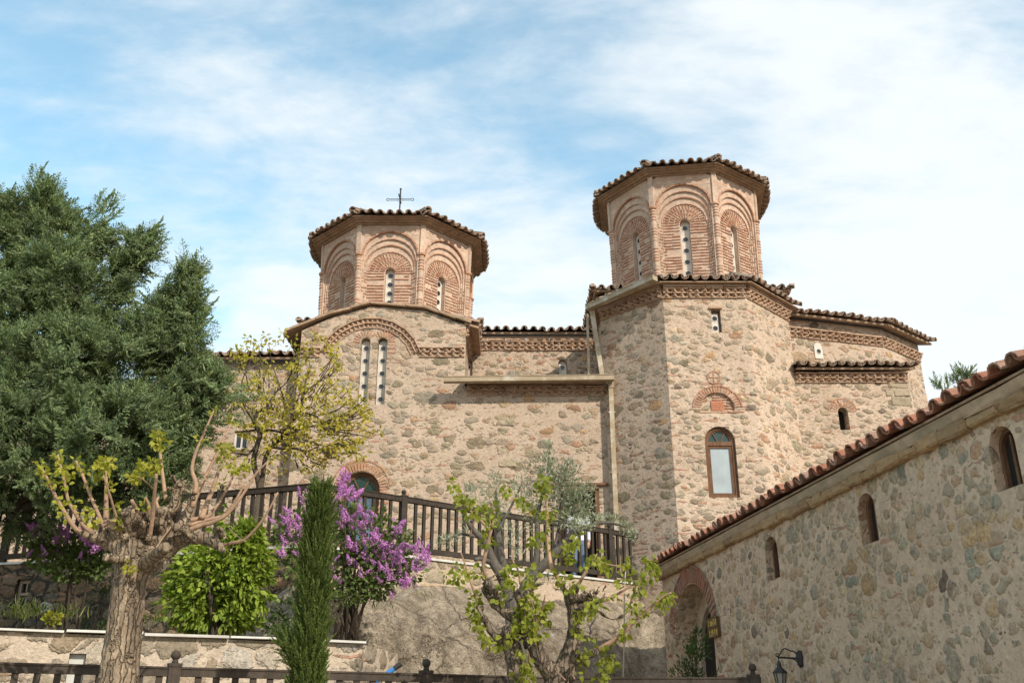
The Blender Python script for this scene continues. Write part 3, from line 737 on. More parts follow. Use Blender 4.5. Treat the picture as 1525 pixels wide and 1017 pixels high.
# ---- roofs
tl = MB(); ev = MB()
def shed(A, B, up, L, sp=.24, deck=.05, maxlen=3.0, lenf=None):
    A, B = Vector(A), Vector(B); up = Vector(up).normalized(); e = (B - A).normalized(); nn = e.cross(up)
    if nn.z < 0: nn = -nn
    tile_slope(tl, A + nn * .02, B + nn * .02, up, lenf or (lambda t: L), sp, maxlen=maxlen)
    o = up * .06; lo = [A + o, B + o, B + up * L, A + up * L]
    if lenf: lo = [A + o, B + o, (A + B) / 2 + up * L, (A + B) / 2 + up * L + e * .001]
    ev.hexa([p - nn * deck for p in lo] + [p - nn * .002 for p in lo])
shed((WX1 + .05, FY - .27, 9.02), (2.15, FY - .27, 9.02), (0, 1, .30), 2.08)                          # lean-to over the nave aisle
shed((WX1 + .02, 22.40, 10.96), (2.4, 22.40, 10.96), (0, 1, .36), 2.5, .23)                        # nave
shed((-7.62, 21.15, 9.80), (WX0 - .02, 21.15, 9.80), (0, 1, .30), 2.5, .24)                        # narthex
# gable roof: slab following the curved verge
prof = [(-5.35, 10.36), (-4.3, 10.80), (-3.4, 11.08), (-2.1, 10.97), (WX1 + .12, 10.57)]
for (a, b_) in zip(prof[:-1], prof[1:]):
    L = math.hypot(b_[0] - a[0], b_[1] - a[1]); n = max(1, round(L / .42)); ang = math.atan2(b_[1] - a[1], b_[0] - a[0])
    for k in range(n):
        t = (k + .5) / n; c = Vector((a[0] + (b_[0] - a[0]) * t, FY + .82, a[1] + (b_[1] - a[1]) * t + .03 + random.uniform(-.008, .008)))
        ev.box(c, (L / n + .02, 1.86 + random.uniform(-.05, .05), .055), Matrix.Rotation(-ang + random.uniform(-.03, .03), 3, 'Y'), .006)
tile_slope(tl, (WX1 + .30, FY + .0, 10.56), (WX1 + .30, 22.5, 10.56), (-1, 0, .33), lambda t: .7, .24)
tile_slope(tl, (-5.45, FY + .25, 10.38), (-5.45, 23.2, 10.38), (1, 0, .40), lambda t: .7, .24)
ev.box((WX1 + .14, 21.85, 10.53), (.36, 1.75, .05), Matrix.Rotation(R(18), 3, 'Y'))
# base block under the transept dome with its own eaves
def base_block(x0, x1, y0, y1, z0, z1, apex):
    b = MB(); b.prism([(x0, y0), (x1, y0), (x1, y1), (x0, y1)], 'z', z0, z1); b.build('dome_base', M['church_warm'], church)
    o = .32; X0, X1, Y0, Y1 = x0 - o, x1 + o, y0 - o, y1 + o
    hx, hy = (X1 - X0) / 2, (Y1 - Y0) / 2
    for (A, B, up, h) in (((X0, Y0), (X1, Y0), (0, 1), hy), ((X1, Y0), (X1, Y1), (-1, 0), hx), ((X1, Y1), (X0, Y1), (0, -1), hy), ((X0, Y1), (X0, Y0), (1, 0), hx)):
        u3 = Vector((up[0], up[1], apex / h)); L = math.hypot(h, apex)
        shed((A[0], A[1], z1 + .06), (B[0], B[1], z1 + .06), u3, L, .24, .05, 1.0, lambda t, L=L: L * (1 - abs(2 * t - 1)))
    for (A, B, n_) in (((x0, y0), (x1, y0), (0, -1)), ((x1, y0), (x1, y1), (1, 0)), ((x0, y1), (x0, y0), (-1, 0))):
        for k, (pj, dz) in enumerate(((.06, -.16), (.14, -.10), (.22, -.04))): course(ev, A, B, n_, z1 + dz, .05, pj, .4)
base_block(-5.05, -1.12, 22.45, 26.4, 9.5, 11.02, 1.0)
base_block(2.35, 6.75, 22.25, 26.6, 9.5, 11.86, 1.0)
# apse roof
oh = .36; cxA, cyA = 4.365, FY + .8
AE = []
for (x, y) in AP[:4]:
    d = Vector((x - cxA, y - 21.0)); 
    AE.append((x, y))
EA = [(1.95, FY - .10), (3.33, 19.50), (5.40, 19.50), (6.88, FY - .02)]
apx = Vector((4.365, 22.2, 11.98))
for i in range(3):
    A = Vector((*EA[i], 10.99)); B = Vector((*EA[i + 1], 10.99)); mid = (A + B) / 2
    e = (B - A).normalized(); tgt = apx if i == 1 else Vector((2.9 if i == 0 else 5.85, 22.1, 11.9))
    up = (tgt - mid); up = up - e * up.dot(e); L = up.length
    shed(A, B, up, L, .235, .05, 2.6, (lambda t, L=L: L * (1 - .75 * abs(2 * t - 1))))
dk = MB(); dk.prism([EA[0], EA[1], EA[2], EA[3], (6.88, 22.2), (1.95, 22.2)], 'z', 10.965, 10.985); dk.build('eave_soffit', M['eave'], church)
# ---- east chapel at the right
EWX = 9.22
e1 = MB(); e1.prism([(6.5, FY), (EWX, FY), (10.25, 22.4), (10.25, 26), (6.5, 26)], 'z', 2.0, 9.28)
ewall = e1.build('chapel_wall', M['church_warm'], church)
c1 = MB(); sl = at(1259, 640, FY); sh = at(1259, 606, FY); c1.prism(arch(.115, sh.z - .115, sl.z, 8, sl.x)[::-1], 'y', FY - .2, FY + .35); cut(ewall, c1)
w = MB(); w.prism(arch(.113, sh.z - .118, sl.z + .002, 8, sl.x)[::-1], 'y', FY + .30, FY + .34); w.build('slit_window', M['dark'], church)
b = MB(); b.voussoirs(sl.x, sh.z - .115, .135, .30, FY - .01, FY + .05, R(-3), R(183), 11, .55); b.voussoirs(sl.x, sh.z - .115, .31, .335, FY - .01, FY + .05, R(5), R(175), 7, .1); b.build('brick_arch', M['brick'], church)
qs = MB()
for (px, py, pw, ph) in ((1350, 571, 30, 13), (1344, 585, 24, 11), (1342, 598, 30, 12), (1325, 585, 10, 8), (1330, 572, 12, 8)):
    k = scl(px, py, FY); q = at(px, py, FY); qs.box((min(q.x, EWX - pw * k / 2), FY + .03, q.z), (pw * k, .09, ph * k * 1.05), None, .022)
qo = qs.build('quoin_stones', M['quoin'], church); bv = qo.modifiers.new('b', 'BEVEL'); bv.width = .02; bv.segments = 2; bake_mods(qo)
UPW = [(6.45, 21.35), (9.25, 22.1), (10.6, 23.2), (10.6, 26), (6.45, 26)]
e2 = MB(); e2.prism(UPW, 'z', 9.0, 10.9); uwall = e2.build('chapel_upper_wall', M['church'], church)
cn = MB(); cn2 = MB()
dogtooth(cn, (6.6, FY), (EWX, FY), (0, -1), 9.02)
cn.build('dogtooth_cornice', M['brick_dull'], church); cn = MB()
d1 = Vector((2.8, .75)); n1 = (d1.y, -d1.x); d2 = Vector((1.35, 1.1)); n2 = (d2.y, -d2.x)
dogtooth(cn, UPW[0], UPW[1], n1, 10.36); dogtooth(cn, UPW[1], UPW[2], n2, 10.36)
cn.build('dogtooth_cornice', M['brick_dull'], church)
shed((6.62, FY - .27, 9.38), (EWX + .12, FY - .27, 9.38), (.05, 1, .28), 1.2, .235)
for (A, B, n_) in ((UPW[0], UPW[1], n1), (UPW[1], UPW[2], n2)):
    nn_ = Vector((n_[0], n_[1], 0)).normalized(); e_ = Vector((B[0] - A[0], B[1] - A[1], 0)).normalized()
    ext = .14 if B is UPW[1] else .25
    A3 = Vector((A[0], A[1], 10.93)) + nn_ * .32 - e_ * (.0 if B is UPW[1] else .1); B3 = Vector((B[0], B[1], 10.93)) + nn_ * .32 + e_ * ext
    shed(A3, B3, -nn_ + Vector((0, 0, .3)), 1.8, .235)
Mx = frame_at((UPW[0][0], UPW[0][1], 0), d1)
q = at(1222, 517, 21.5); xx = (Vector((q.x, q.y)) - Vector(UPW[0])).dot(d1.normalized())
pn, g = hole_panel('pierced_window', church, Mx, xx, q.z - .26, q.z + .16, .11, -.02, 1, .055); g.build('pane', M['glass_dark'], pn, normals=False)
tl.build('tile_roof', M['tile'], church, normals=False)
ev.build('eaves', M['eave'], church)

# ---- brick domes
def dome(c, Rr, rot, z0, zs, ztop, apex):
    a_ = Rr * math.cos(R(22.5)); W = Rr * math.sin(R(22.5))
    mo = MB(); br = MB(); bp = MB(); wins = []
    for k in range(8):
        th = R(45 * k) + rot
        n_ = Vector((math.sin(th), -math.cos(th), 0)); x_ = Vector((math.cos(th), math.sin(th), 0))
        Mx = frame_at((c[0] + n_.x * a_, c[1] + n_.y * a_, 0), x_); mo.M = br.M = bp.M = Mx
        N = 16
        L0 = rect_around(W, z0, ztop, zs + .46, N); L1 = arch(.70, zs + .42, z0, N, 0, .98); L2 = arch(.655, zs + .25, z0, N); L3 = arch(.615, zs + .12, z0, N); L4 = arch(.575, zs, z0, N); L5 = arch(.125, zs, z0, N)
        D = (0, .05, .085, .115, .14, .36)
        LL = (L0, L1, L2, L3, L4, L5)
        for i in range(5):
            mo.band(LL[i], LL[i + 1], D[i]); mo.reveal(LL[i + 1], D[i], D[i + 1])
        wins.append((Mx, L5))
        # rings of bricks
        br.voussoirs(0, zs + .42, .69, .735, -.012, .04, R(2), R(178), 13, .06, .98)
        bp.voussoirs(0, zs + .25, .66, .695, .035, .08, R(2), R(178), 13, .06)
        br.voussoirs(0, zs + .12, .62, .65, .072, .11, R(2), R(178), 13, .06)
        bp.voussoirs(0, zs, .56, .595, .10, .14, R(2), R(178), 13, .06)
        for (r0, r1, n) in ((.135, .26, 10), (.285, .39, 14), (.415, .525, 19)):
            br.voussoirs(0, zs, r0, r1, .116, .16, R(1), R(179), n, .50, 1, .008)
            bp.voussoirs(0, zs, r1 + .004, r1 + .018, .122, .16, R(1), R(179), 9, .06)
        # coursed bricks beside the window
        z = zs - .03; row = 0
        while z > z0 + .03:
            pale = (row % 6) in (3, 4)
            for sx in (-1, 1):
                x = .135
                while x < .56:
                    l = min(random.uniform(.12, .24), .57 - x)
                    if l > .04 and random.random() > (.30 if pale else .04): (bp if random.random() < .35 else br).box((sx * (x + l / 2), .138, z), (l - .016, .044, random.uniform(.032, .044)), Matrix.Rotation(random.uniform(-.02, .02), 3, 'Y'), .003)
                    x += l
                for (xa, yd) in ((.593, .105), (.632, .075), (.675, .04)):
                    if random.random() > .25: (bp if random.random() < .5 else br).box((sx * xa, yd + .006, z + random.uniform(-.01, .01)), (.032, .03, .036), None, .003)
            z -= .086; row += 1
        # plain courses above the arch
        z = zs + .55
        while z < ztop - .03:
            x = -W + .12
            while x < W - .12:
                l = random.uniform(.14, .26); xc = x + l / 2
                if math.hypot(xc, (z - zs - .42) / .98) > .80 and random.random() > .25 and xc + l / 2 < W - .08: bp.box((xc, .004, z), (l - .018, .02, .034), None, .003)
                x += l
            z -= -.066
    mo.M = br.M = bp.M = I4
    corners = octagon(c, Rr, rot)
    zc = zs + .42
    for (x, y) in corners:
        d = Vector((x - c[0], y - c[1], 0)).normalized(); px_, py_ = x - d.x * .035, y - d.y * .035
        mo.lathe((px_, py_, 0), [(.068, z0), (.068, zc)], 12)
        z = z0 + .03
        while z < zc - .02:
            if (int((z - z0) / .086) % 7) not in (4, 5): br.lathe((px_, py_, 0), [(.076, z - .021), (.084, z), (.076, z + .021)], 10)
            z += .086
        br.lathe((px_, py_, 0), [(.072, zc - .02), (.105, zc + .0), (.105, zc + .05), (.085, zc + .055)], 10)
        ang = math.atan2(d.y, d.x)
        mo.box((px_ - d.x * .02, py_ - d.y * .02, (zc + .05 + ztop) / 2), (.14, .13, ztop - zc - .05), Matrix.Rotation(ang, 3, 'Z'))
    dm = mo.build('dome_drum', M['mortar'], church, normals=False)
    br.build('brickwork', M['brick'], dm); bp.build('pale_brickwork', M['brick_pale'], dm)
    for Mx, L5 in wins:
        pn, g = hole_panel('pierced_window', dm, Mx, 0, z0 + .02, zs + .115, .118, .27, 7 if zs - z0 > 1.6 else 6, .070)
        # discs join the slab as a second material: a sub-part has no children of its own
        me = pn.data; me.materials.append(M['glass_dark']); bm = bmesh.new(); bm.from_mesh(me)
        o_ = org(dm)
        for f in g.f:
            fc = bm.faces.new([bm.verts.new(g.v[i] - o_) for i in f]); fc.material_index = 1
        bm.to_mesh(me); bm.free()
    cb = MB()
    for dr, dz, h in ((.16, 0, .045), (.26, .04, .045), (.34, .08, .04), (.41, .115, .035)):
        cb.prism(octagon(c, Rr + dr, rot), 'z', ztop + dz, ztop + dz + h)
    ze = ztop + .15; Re = Rr + .44
    oc = octagon(c, Re - .10, rot); ap_ = cb.V((c[0], c[1], ze + apex - .06)); ids = [cb.V((x, y, ze - .012)) for x, y in oc]
    for i in range(8): cb.F((ids[i], ids[(i + 1) % 8], ap_))
    cb.F(ids[::-1])
    cb.build('eaves', M['eave'], dm)
    t_ = MB(); oc = octagon(c, Re, rot)
    for i in range(8):
        A = Vector((*oc[i], ze)); B = Vector((*oc[(i + 1) % 8], ze)); mid = (A + B) / 2; up = Vector((c[0], c[1], ze + apex)) - mid; L = up.length
        tile_slope(t_, A, B, up, lambda t, L=L: L * (1 - abs(2 * t - 1)), .235, bow=.13)
        # hip tiles
        up2 = Vector((c[0], c[1], ze + apex)) - A; L2 = up2.length; e_ = up2.cross(Vector((0, 0, 1))).normalized()
        tile_slope(t_, A + Vector((0, 0, .06)) - e_ * .001, A + Vector((0, 0, .06)) + e_ * .001, up2, lambda t, L2=L2: L2, .5, .095)
    t_.build('tile_roof', M['tile'], dm, normals=False)
    o_ = org(dm)                                                   # the drum flares a little towards the eave
    for ob in [dm] + [o for o in bpy.data.objects if o.parent == dm and 'roof' not in o.name and 'eaves' not in o.name]:
        for v in ob.data.vertices:
            f = 1 + .045 * min(1, max(0, (v.co.z + o_.z - z0) / (ztop - z0)))
            v.co.x = c[0] + (v.co.x + o_.x - c[0]) * f - o_.x; v.co.y = c[1] + (v.co.y + o_.y - c[1]) * f - o_.y
    return dm, Vector((c[0], c[1], ze + apex))
dm1, top1 = dome((-3.2, 24.45), 2.12, 0.0, 11.0, 12.73, 14.02, 1.0)
dm2, top2 = dome((4.90, 24.40), 2.12, R(-8.5), 11.9, 14.17, 15.55, 1.0)
x = MB(); tz = at(596, 282, 24.45).z; mzc = at(596, 297.5, 24.45).z; cxx = at(596, 297, 24.45).x
x.tube([(cxx, 24.45, top1.z - .2), (cxx, 24.45, tz)], .022, 6)
x.ball((cxx, 24.45, tz), .035, 6, 5); x.ball((cxx, 24.45, top1.z + .12), .09, 8, 6)
for dz in (-.022, .022): x.tube([(cxx - .34, 24.45, mzc + dz), (cxx + .34, 24.45, mzc + dz)], .009, 5)
for sx in (-1, 1):
    pts = [(cxx + sx * (.34 + .06 * math.sin(math.pi * k / 6)), 24.45, mzc + .045 * math.cos(math.pi * k / 6)) for k in range(7)]; x.tube(pts, .010, 5)
for a in range(8):
    t = R(22.5 + 45 * a); x.tube([(cxx, 24.45, mzc), (cxx + .10 * math.cos(t), 24.45, mzc + .10 * math.sin(t))], .005, 4)
x.tube([(cxx - .05, 24.45, mzc + .19), (cxx - .01, 24.40, mzc + .03)], .02, 5); x.tube([(cxx + .0, 24.40, mzc - .03), (cxx + .035, 24.42, mzc - .15)], .02, 5)
x.build('roof_cross', M['iron'], dm1)
x = MB(); x.tube([(4.72, 23.6, top2.z - .5), (4.72, 23.6, top2.z - .02)], .012, 5); x.build('finial_rod', M['iron'], dm2)
# ---- gutters and pipes
g = MB()
def trough(mb, A, B, r=.075):
    A, B = Vector(A), Vector(B); d = (B - A); L = d.length; d.normalize(); s_ = d.cross(Vector((0, 0, 1))).normalized(); upv = s_.cross(d)
    rot = Matrix((d, s_, upv)).transposed(); mid = (A + B) / 2
    mb.box(mid + s_ * r - upv * .0, (L, .012, .12), rot); mb.box(mid - s_ * r, (L, .012, .12), rot); mb.box(mid - upv * .055, (L, 2 * r - .02, .012), rot)
    mb.box(mid + s_ * (r + .008) + upv * .056, (L, .022, .016), rot); mb.box(A + d * .006, (.012, 2 * r, .10), rot); mb.box(B - d * .006, (.012, 2 * r, .10), rot)
G0 = at(661, 561, 20.62); G1 = at(914, 555.5, 20.62)
trough(g, (G0.x, 20.62, 9.02), (G1.x, 20.62, 9.07))
trough(g, (1.80, 20.80, 10.90), (3.20, 19.28, 10.96))
gt = g.build('gutter', M['gutter'], church)
g = MB(); pA = at(909, 563, 20.80); pB = at(909.5, 772, 20.80)
g.box((pA.x, 20.80, (pA.z + 4.5) / 2), (.105, .085, pA.z - 4.5)); g.box((pA.x + .002, 20.795, pA.z - .12), (.125, .105, .25))
for z in (8.3, 6.9, 5.5): g.box((pA.x, 20.84, z), (.16, .16, .03))
qa = Vector((1.90, 20.80, 10.82)); qb = Vector((2.08, 20.72, 9.12)); d = (qb - qa); rot = Vector((0, 0, -1)).rotation_difference(d.normalized()).to_matrix()
g.box((qa + qb) / 2, (.105, .085, d.length), rot)
g.box((1.80, 20.98, 9.95), (.055, .06, 1.75))
g.build('downpipe', M['gutter'], church)
g = MB(); q = at(303, 533, 21.2); g.tube([(q.x + .2, 21.3, q.z), (q.x, 21.2, q.z), (q.x - .13, 21.15, q.z + .05)], .018, 5); g.build('waterspout', M['iron'], church)
# ---------------------------------------------------------------- ground, courtyard, terrace, rock
g = MB(); g.quadpts((-1500, -600, -.06), (1500, -600, -.06), (1500, 2500, -.06), (-1500, 2500, -.06)); tag(g.build('ground', M['soil'], None), kind='structure')
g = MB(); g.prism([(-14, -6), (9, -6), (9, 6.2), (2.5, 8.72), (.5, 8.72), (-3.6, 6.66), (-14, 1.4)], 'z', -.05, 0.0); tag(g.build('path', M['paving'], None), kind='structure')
FA, FB, FC = Vector((-3.95, 6.66, 0)), Vector((.52, 8.9, 0)), Vector((2.17, 8.9, 0))
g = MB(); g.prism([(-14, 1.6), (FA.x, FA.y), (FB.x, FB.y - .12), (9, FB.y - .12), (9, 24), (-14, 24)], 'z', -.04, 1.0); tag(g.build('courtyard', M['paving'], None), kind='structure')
TE = [Vector(p) for p in ((-11.5, 18.4, 0), (-9.4, 17.9, 0), (-5.1, 16.6, 0), (-3.34, 16.0, 0), (-1.96, 17.0, 0), (2.55, 20.45, 0))]
TZ = 4.45
def offs(pts, d):
    out = []
    for i, p in enumerate(pts):
        a = pts[max(i - 1, 0)]; b = pts[min(i + 1, len(pts) - 1)]; t = (b - a).normalized(); n = Vector((t.y, -t.x, 0)); out.append(p + n * d)
    return out
TO, TI = offs(TE, .12), offs(TE, -.30)
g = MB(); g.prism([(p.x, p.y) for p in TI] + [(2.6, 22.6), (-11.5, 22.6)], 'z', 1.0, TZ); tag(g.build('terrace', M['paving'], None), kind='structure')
tw = thing('terrace_wall', (-5, 16.6, 1.0), 'retaining wall of dark dry laid stone below the dark wooden terrace balustrade', 'wall')
def wallrun(mb, O, I, z0, z1):
    for i in range(len(O) - 1):
        a, b, c_, d = O[i], O[i + 1], I[i + 1], I[i]
        mb.hexa([(a.x, a.y, z0), (b.x, b.y, z0), (c_.x, c_.y, z0), (d.x, d.y, z0), (a.x, a.y, z1), (b.x, b.y, z1), (c_.x, c_.y, z1), (d.x, d.y, z1)])
def wallpoly(mb, O, I, z0, z1): mb.prism([(p.x, p.y) for p in O] + [(p.x, p.y) for p in reversed(I)], 'z', z0, z1)
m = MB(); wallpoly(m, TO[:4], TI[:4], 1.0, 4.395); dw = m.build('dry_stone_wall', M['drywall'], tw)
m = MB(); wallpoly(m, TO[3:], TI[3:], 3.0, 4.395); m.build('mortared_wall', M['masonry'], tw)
m = MB(); wallpoly(m, offs(TE, .155), TI, 4.40, 4.44); m.build('coping', M['coping'], tw)
# undercroft window and drain pipe in the dark wall
d1 = (TE[2] - TE[1]).normalized(); n1 = Vector((d1.y, -d1.x, 0))
def on_terr(px, py):
    d = ray(px, py); s = n1.dot(TO[1]) / n1.dot(d); p = d * s; p.z += EYE; return p
Mx = frame_at(TO[1], d1); W0 = on_terr(16, 914); W1 = on_terr(46, 862); xa = (W0 - TO[1]).dot(d1); xb = (W1 - TO[1]).dot(d1)
m = MB(Mx); m.prism([(xa, W0.z), (xb, W0.z), (xb, W1.z), (xa, W1.z)], 'y', -.1, .16); cut(dw, m)
m = MB(Mx); xm = (xa + xb) / 2; zm = (W0.z + W1.z) / 2 + .05
for (x, z, sx, sz) in ((xa + .03, zm - .05, .06, W1.z - W0.z), (xb - .03, zm - .05, .06, W1.z - W0.z), (xm, W1.z - .03, xb - xa - .13, .06), (xm, W0.z + .03, xb - xa - .13, .06), (xm, zm, xb - xa - .13, .05)): m.box((x, .10, z), (sx, .05, sz))
m.box((xm + .02, .10, (zm + W1.z) / 2), (.03, .04, W1.z - zm - .1)); wf = m.build('window', M['quoin'], tw)
m = MB(Mx); m.fill([(xa, W0.z), (xa, W1.z), (xb, W1.z), (xb, W0.z)], .13); m.build('pane', M['glass_dark'], wf, normals=False)
q = on_terr(73, 905); x = (q - TO[1]).dot(d1); m = MB(Mx)
O_ = [(x + .085 * math.cos(a), q.z + .085 * math.sin(a)) for a in [2 * math.pi * k / 16 for k in range(17)]]; I_ = [(x + .07 * math.cos(a), q.z + .07 * math.sin(a)) for a in [2 * math.pi * k / 16 for k in range(17)]]
m.archframe(O_, I_, -.14, .06); pp = m.build('drain_pipe', M['pvc'], tw); m = MB(Mx); m.fill(I_, -.01); m.build('opening', M['dark'], pp, normals=False)

# conglomerate rock that carries the terrace
def rock():
    top = [Vector(p) for p in ((-5.0, 16.3, 3.0), (-3.5, 15.80, 3.75), (-1.96, 16.80, 4.0), (.3, 18.5, 4.05), (2.5, 20.2, 4.05), (3.3, 20.3, 4.0), (5.2, 19.6, 3.9))]
    seg = [(top[i + 1] - top[i]).length for i in range(len(top) - 1)]; tot = sum(seg); NI, NJ = 170, 100; mb = MB(); ids = []
    for i in range(NI + 1):
        s = tot * i / NI; k = 0
        while k < len(seg) - 1 and s > seg[k]: s -= seg[k]; k += 1
        f = s / seg[k]; p = top[k].lerp(top[k + 1], f); n = Vector((.5, -.866, 0)).lerp(Vector((-.25, -.97, 0)), max(0, min(1, (p.x - 1.2) / 2))).normalized(); col = []
        for j in range(NJ + 1):
            t = j / NJ; fw = -.35 + 1.1 * min(1, t * 4) ** .7 * .55 + 1.55 * t ** 1.25
            q = p + n * fw; q.z = p.z + .12 - (p.z - .85) * t
            a = Vector((q.x * .55, q.y * .55, q.z * .55))
            dsp = .42 * mnoise.fractal(a, 1.0, 2.1, 5) + .10 * mnoise.fractal(a * 5, 1.0, 2.0, 4)
            q += n * dsp * (.25 + .75 * min(1, t * 3)); q.z += .10 * mnoise.noise(a * 2.3) * min(1, t * 5); col.append(mb.V(q))
        ids.append(col)
    for i in range(NI):
        for j in range(NJ): mb.F((ids[i][j], ids[i + 1][j], ids[i + 1][j + 1], ids[i][j + 1]))
    o = mb.build('rock_face', M['rock'], None, smooth=True); tag(o, 'weathered grey conglomerate rock below the terrace', None, None, 'structure')
rock()
# garden bed behind the low wall
LW = [at(-60, 927, 10.0), at(540, 950, 11.7)]; LW = [Vector((p.x, p.y, 0)) for p in LW]; LZ = 2.58
LB = Vector((LW[1].x + .25, 13.2, 0))
ld = (LW[1] - LW[0]).normalized(); LW0 = LW[0] - ld * 5
g = MB(); g.prism([(LW0.x, LW0.y + .3), (LW[1].x - .3, LW[1].y + .3), (LW[1].x - .1, 13.2), (-3.0, 16.2), (-5, 16.7), (-11, 18.4)], 'z', 1.0, 2.42); tag(g.build('garden_bed', M['soil'], None), kind='structure')
lw = thing('garden_wall', (LW[1].x, LW[1].y, 1.0), 'low pale rubble wall with thin white coping behind the dark foreground fence', 'wall')
ln = Vector((ld.y, -ld.x, 0))
m = MB(); m.prism([(LW0.x, LW0.y), (LW[1].x, LW[1].y), (LB.x, LB.y), (LB.x - .35, LB.y), (LW[1].x - .32, LW[1].y + .3), (LW0.x, LW0.y + .3)], 'z', .9, LZ - .045); wm_ = m.build('stone_wall', M['lowwall'], lw)
Mx = frame_at(LW[0], ld)
def on_low(px, py):
    d = ray(px, py); s = ln.dot(LW[0]) / ln.dot(d); p = d * s; p.z += EYE; return (p - LW[0]).dot(ld), p.z
xa, za = on_low(96, 1020); xb, zb = on_low(129, 973)
m = MB(Mx); m.prism([(xa, za - .2), (xb, za - .2), (xb, zb), (xa, zb)], 'y', -.1, .10); cut(wm_, m)
m = MB(Mx); m.box(((xa + xb) / 2, .085, (za + zb) / 2 - .1), (xb - xa - .01, .02, zb - za + .19)); m.box((xb - .06, .07, zb - .30), (.02, .02, .05)); m.build('meter_door', M['greypanel'], lw)
m = MB()
L = (LW[1] - LW0).length; x = 0
while x < L:
    w = min(random.uniform(.75, 1.05), L - x + .04); c = LW0 + ld * (x + w / 2) - ln * .13; rot = Matrix(((ld.x, -ln.x, 0), (ld.y, -ln.y, 0), (0, 0, 1)))
    m.box(c + Vector((0, 0, LZ - .021 + random.uniform(-.007, .007))), (w - .02, .40, .024), rot @ Matrix.Rotation(random.uniform(-.008, .008), 3, 'Y'), .004); x += w
m.build('coping', M['coping'], lw)

# ---------------------------------------------------------------- railings
def railing(name, pts, z0, ztop, label, mat, spacing, bal, post, posts_at, rail_h, ball_r, zbot, botrail=True, railw=.09, ends=(0, 0)):
    t = thing(name, (pts[0].x, pts[0].y, z0), label, 'railing')
    lens = [(pts[i + 1] - pts[i]).length for i in range(len(pts) - 1)]
    mt = MB(); mb_ = MB()
    for i in range(len(lens)):
        a, b = pts[i], pts[i + 1]; d = (b - a).normalized(); rot = Matrix(((d.x, -d.y, 0), (d.y, d.x, 0), (0, 0, 1)))
        ea = ends[0] if i == 0 else 0; eb = ends[1] if i == len(lens) - 1 else 0
        a2 = a - d * ea; b2 = b + d * eb; L = (b2 - a2).length
        mt.box((a2 + b2) / 2 + Vector((0, 0, ztop - rail_h / 2 + .002 * i)), (L + .02, railw, rail_h), rot); mt.box((a2 + b2) / 2 + Vector((0, 0, ztop + .004 + .002 * i)), (L + .02, railw * 1.25, .014), rot)
        if botrail: mb_.box((a + b) / 2 + Vector((0, 0, zbot + .045 + .002 * i)), (L + .02, railw * .8, .09), rot)
    mt.build('top_rail', mat, t)
    if botrail: mb_.build('bottom_rail', mat, t)
    # one baluster and one post, then copies
    zb = zbot + (.09 if botrail else 0); hb = ztop - rail_h - zb
    proto_b = MB(); proto_b.box((0, 0, hb / 2), (bal[0], bal[1], hb + .01)); pb = None
    proto_p = MB(); hp = ztop + .012 - z0; proto_p.box((0, 0, hp / 2), (post, post, hp)); proto_p.box((0, 0, hp + .012), (post * 1.12, post * 1.12, .024)); pp_ = None
    fin = MB(); fin.lathe((0, 0, 0), [(post * .30, hp + .02), (post * .24, hp + .05)] + [(max(.004, ball_r * math.sin(math.pi * k / 8)), hp + .045 + ball_r - ball_r * math.cos(math.pi * k / 8)) for k in range(1, 9)], 12)
    def local(p, z): return Vector((p.x, p.y, z)) - t.location
    postpos = posts_at
    for i in range(len(lens)):
        a, b = pts[i], pts[i + 1]; d = (b - a).normalized(); rz = math.atan2(d.y, d.x); n = max(1, round(lens[i] / spacing))
        for k in range(n):
            p = a + d * ((k + .5) * lens[i] / n)
            if any((p - q).length < post * .5 + bal[0] * .5 + .02 for q in postpos): continue
            if pb is None: pb = proto_b.build('baluster', mat, t, origin=None); ob = pb; ORG[pb] = Vector()
            else: ob = pb.copy(); COL.objects.link(ob)
            if ob is pb:
                for v in ob.data.vertices: v.co += t.location
            ob.parent = t; ob.location = local(p, zb); ob.rotation_euler = (random.uniform(-.006, .006), random.uniform(-.008, .008), rz + random.uniform(-.03, .03))
    for p, rz in [(q, 0) for q in postpos]:
        if pp_ is None:
            pp_ = proto_p.build('post', mat, t); fi = fin.build('ball_finial', mat, pp_, smooth=True)
            for m_ in (pp_.data, fi.data):
                for v in m_.vertices: v.co += t.location
            ob = pp_
        else:
            ob = pp_.copy(); COL.objects.link(ob); f2 = fi.copy(); COL.objects.link(f2); f2.parent = ob
        ob.parent = t; ob.location = local(p, z0); ob.rotation_euler = (0, 0, math.atan2(.6, .8) if p.x > -2.5 and z0 > 3 else (R(26) if z0 < 3 and p.x < .5 else 0))
    return t
def along(a, b, px):                      # the point of the line a-b that stands at photo column px
    best = min((abs(((a.lerp(b, k / 400).x) / ((a.lerp(b, k / 400).y) * CP + 3.0 * SP)) * FPX + 762.5 - px), k) for k in range(401)); return a.lerp(b, best[1] / 400)
def onl(a, b, px, z):
    def col(p): dz = z - EYE; return 762.5 + FPX * p.x / (p.y * CP + dz * SP)
    k = min(range(801), key=lambda k: abs(col(a.lerp(b, k / 800)) - px)); return a.lerp(b, k / 800)
RT = offs(TE, .02)
railing('terrace_balustrade', RT, 4.44, 5.47, 'dark wooden balustrade along the edge of the church terrace', M['wood_dark'], .18, (.055, .045), .115,
        [onl(RT[4], RT[5], 600, 5.2), onl(RT[4], RT[5], 908, 5.2), RT[4].lerp(RT[5], .36), RT[3], RT[2], RT[1]], .085, .045, 4.52, ends=(0, .16))
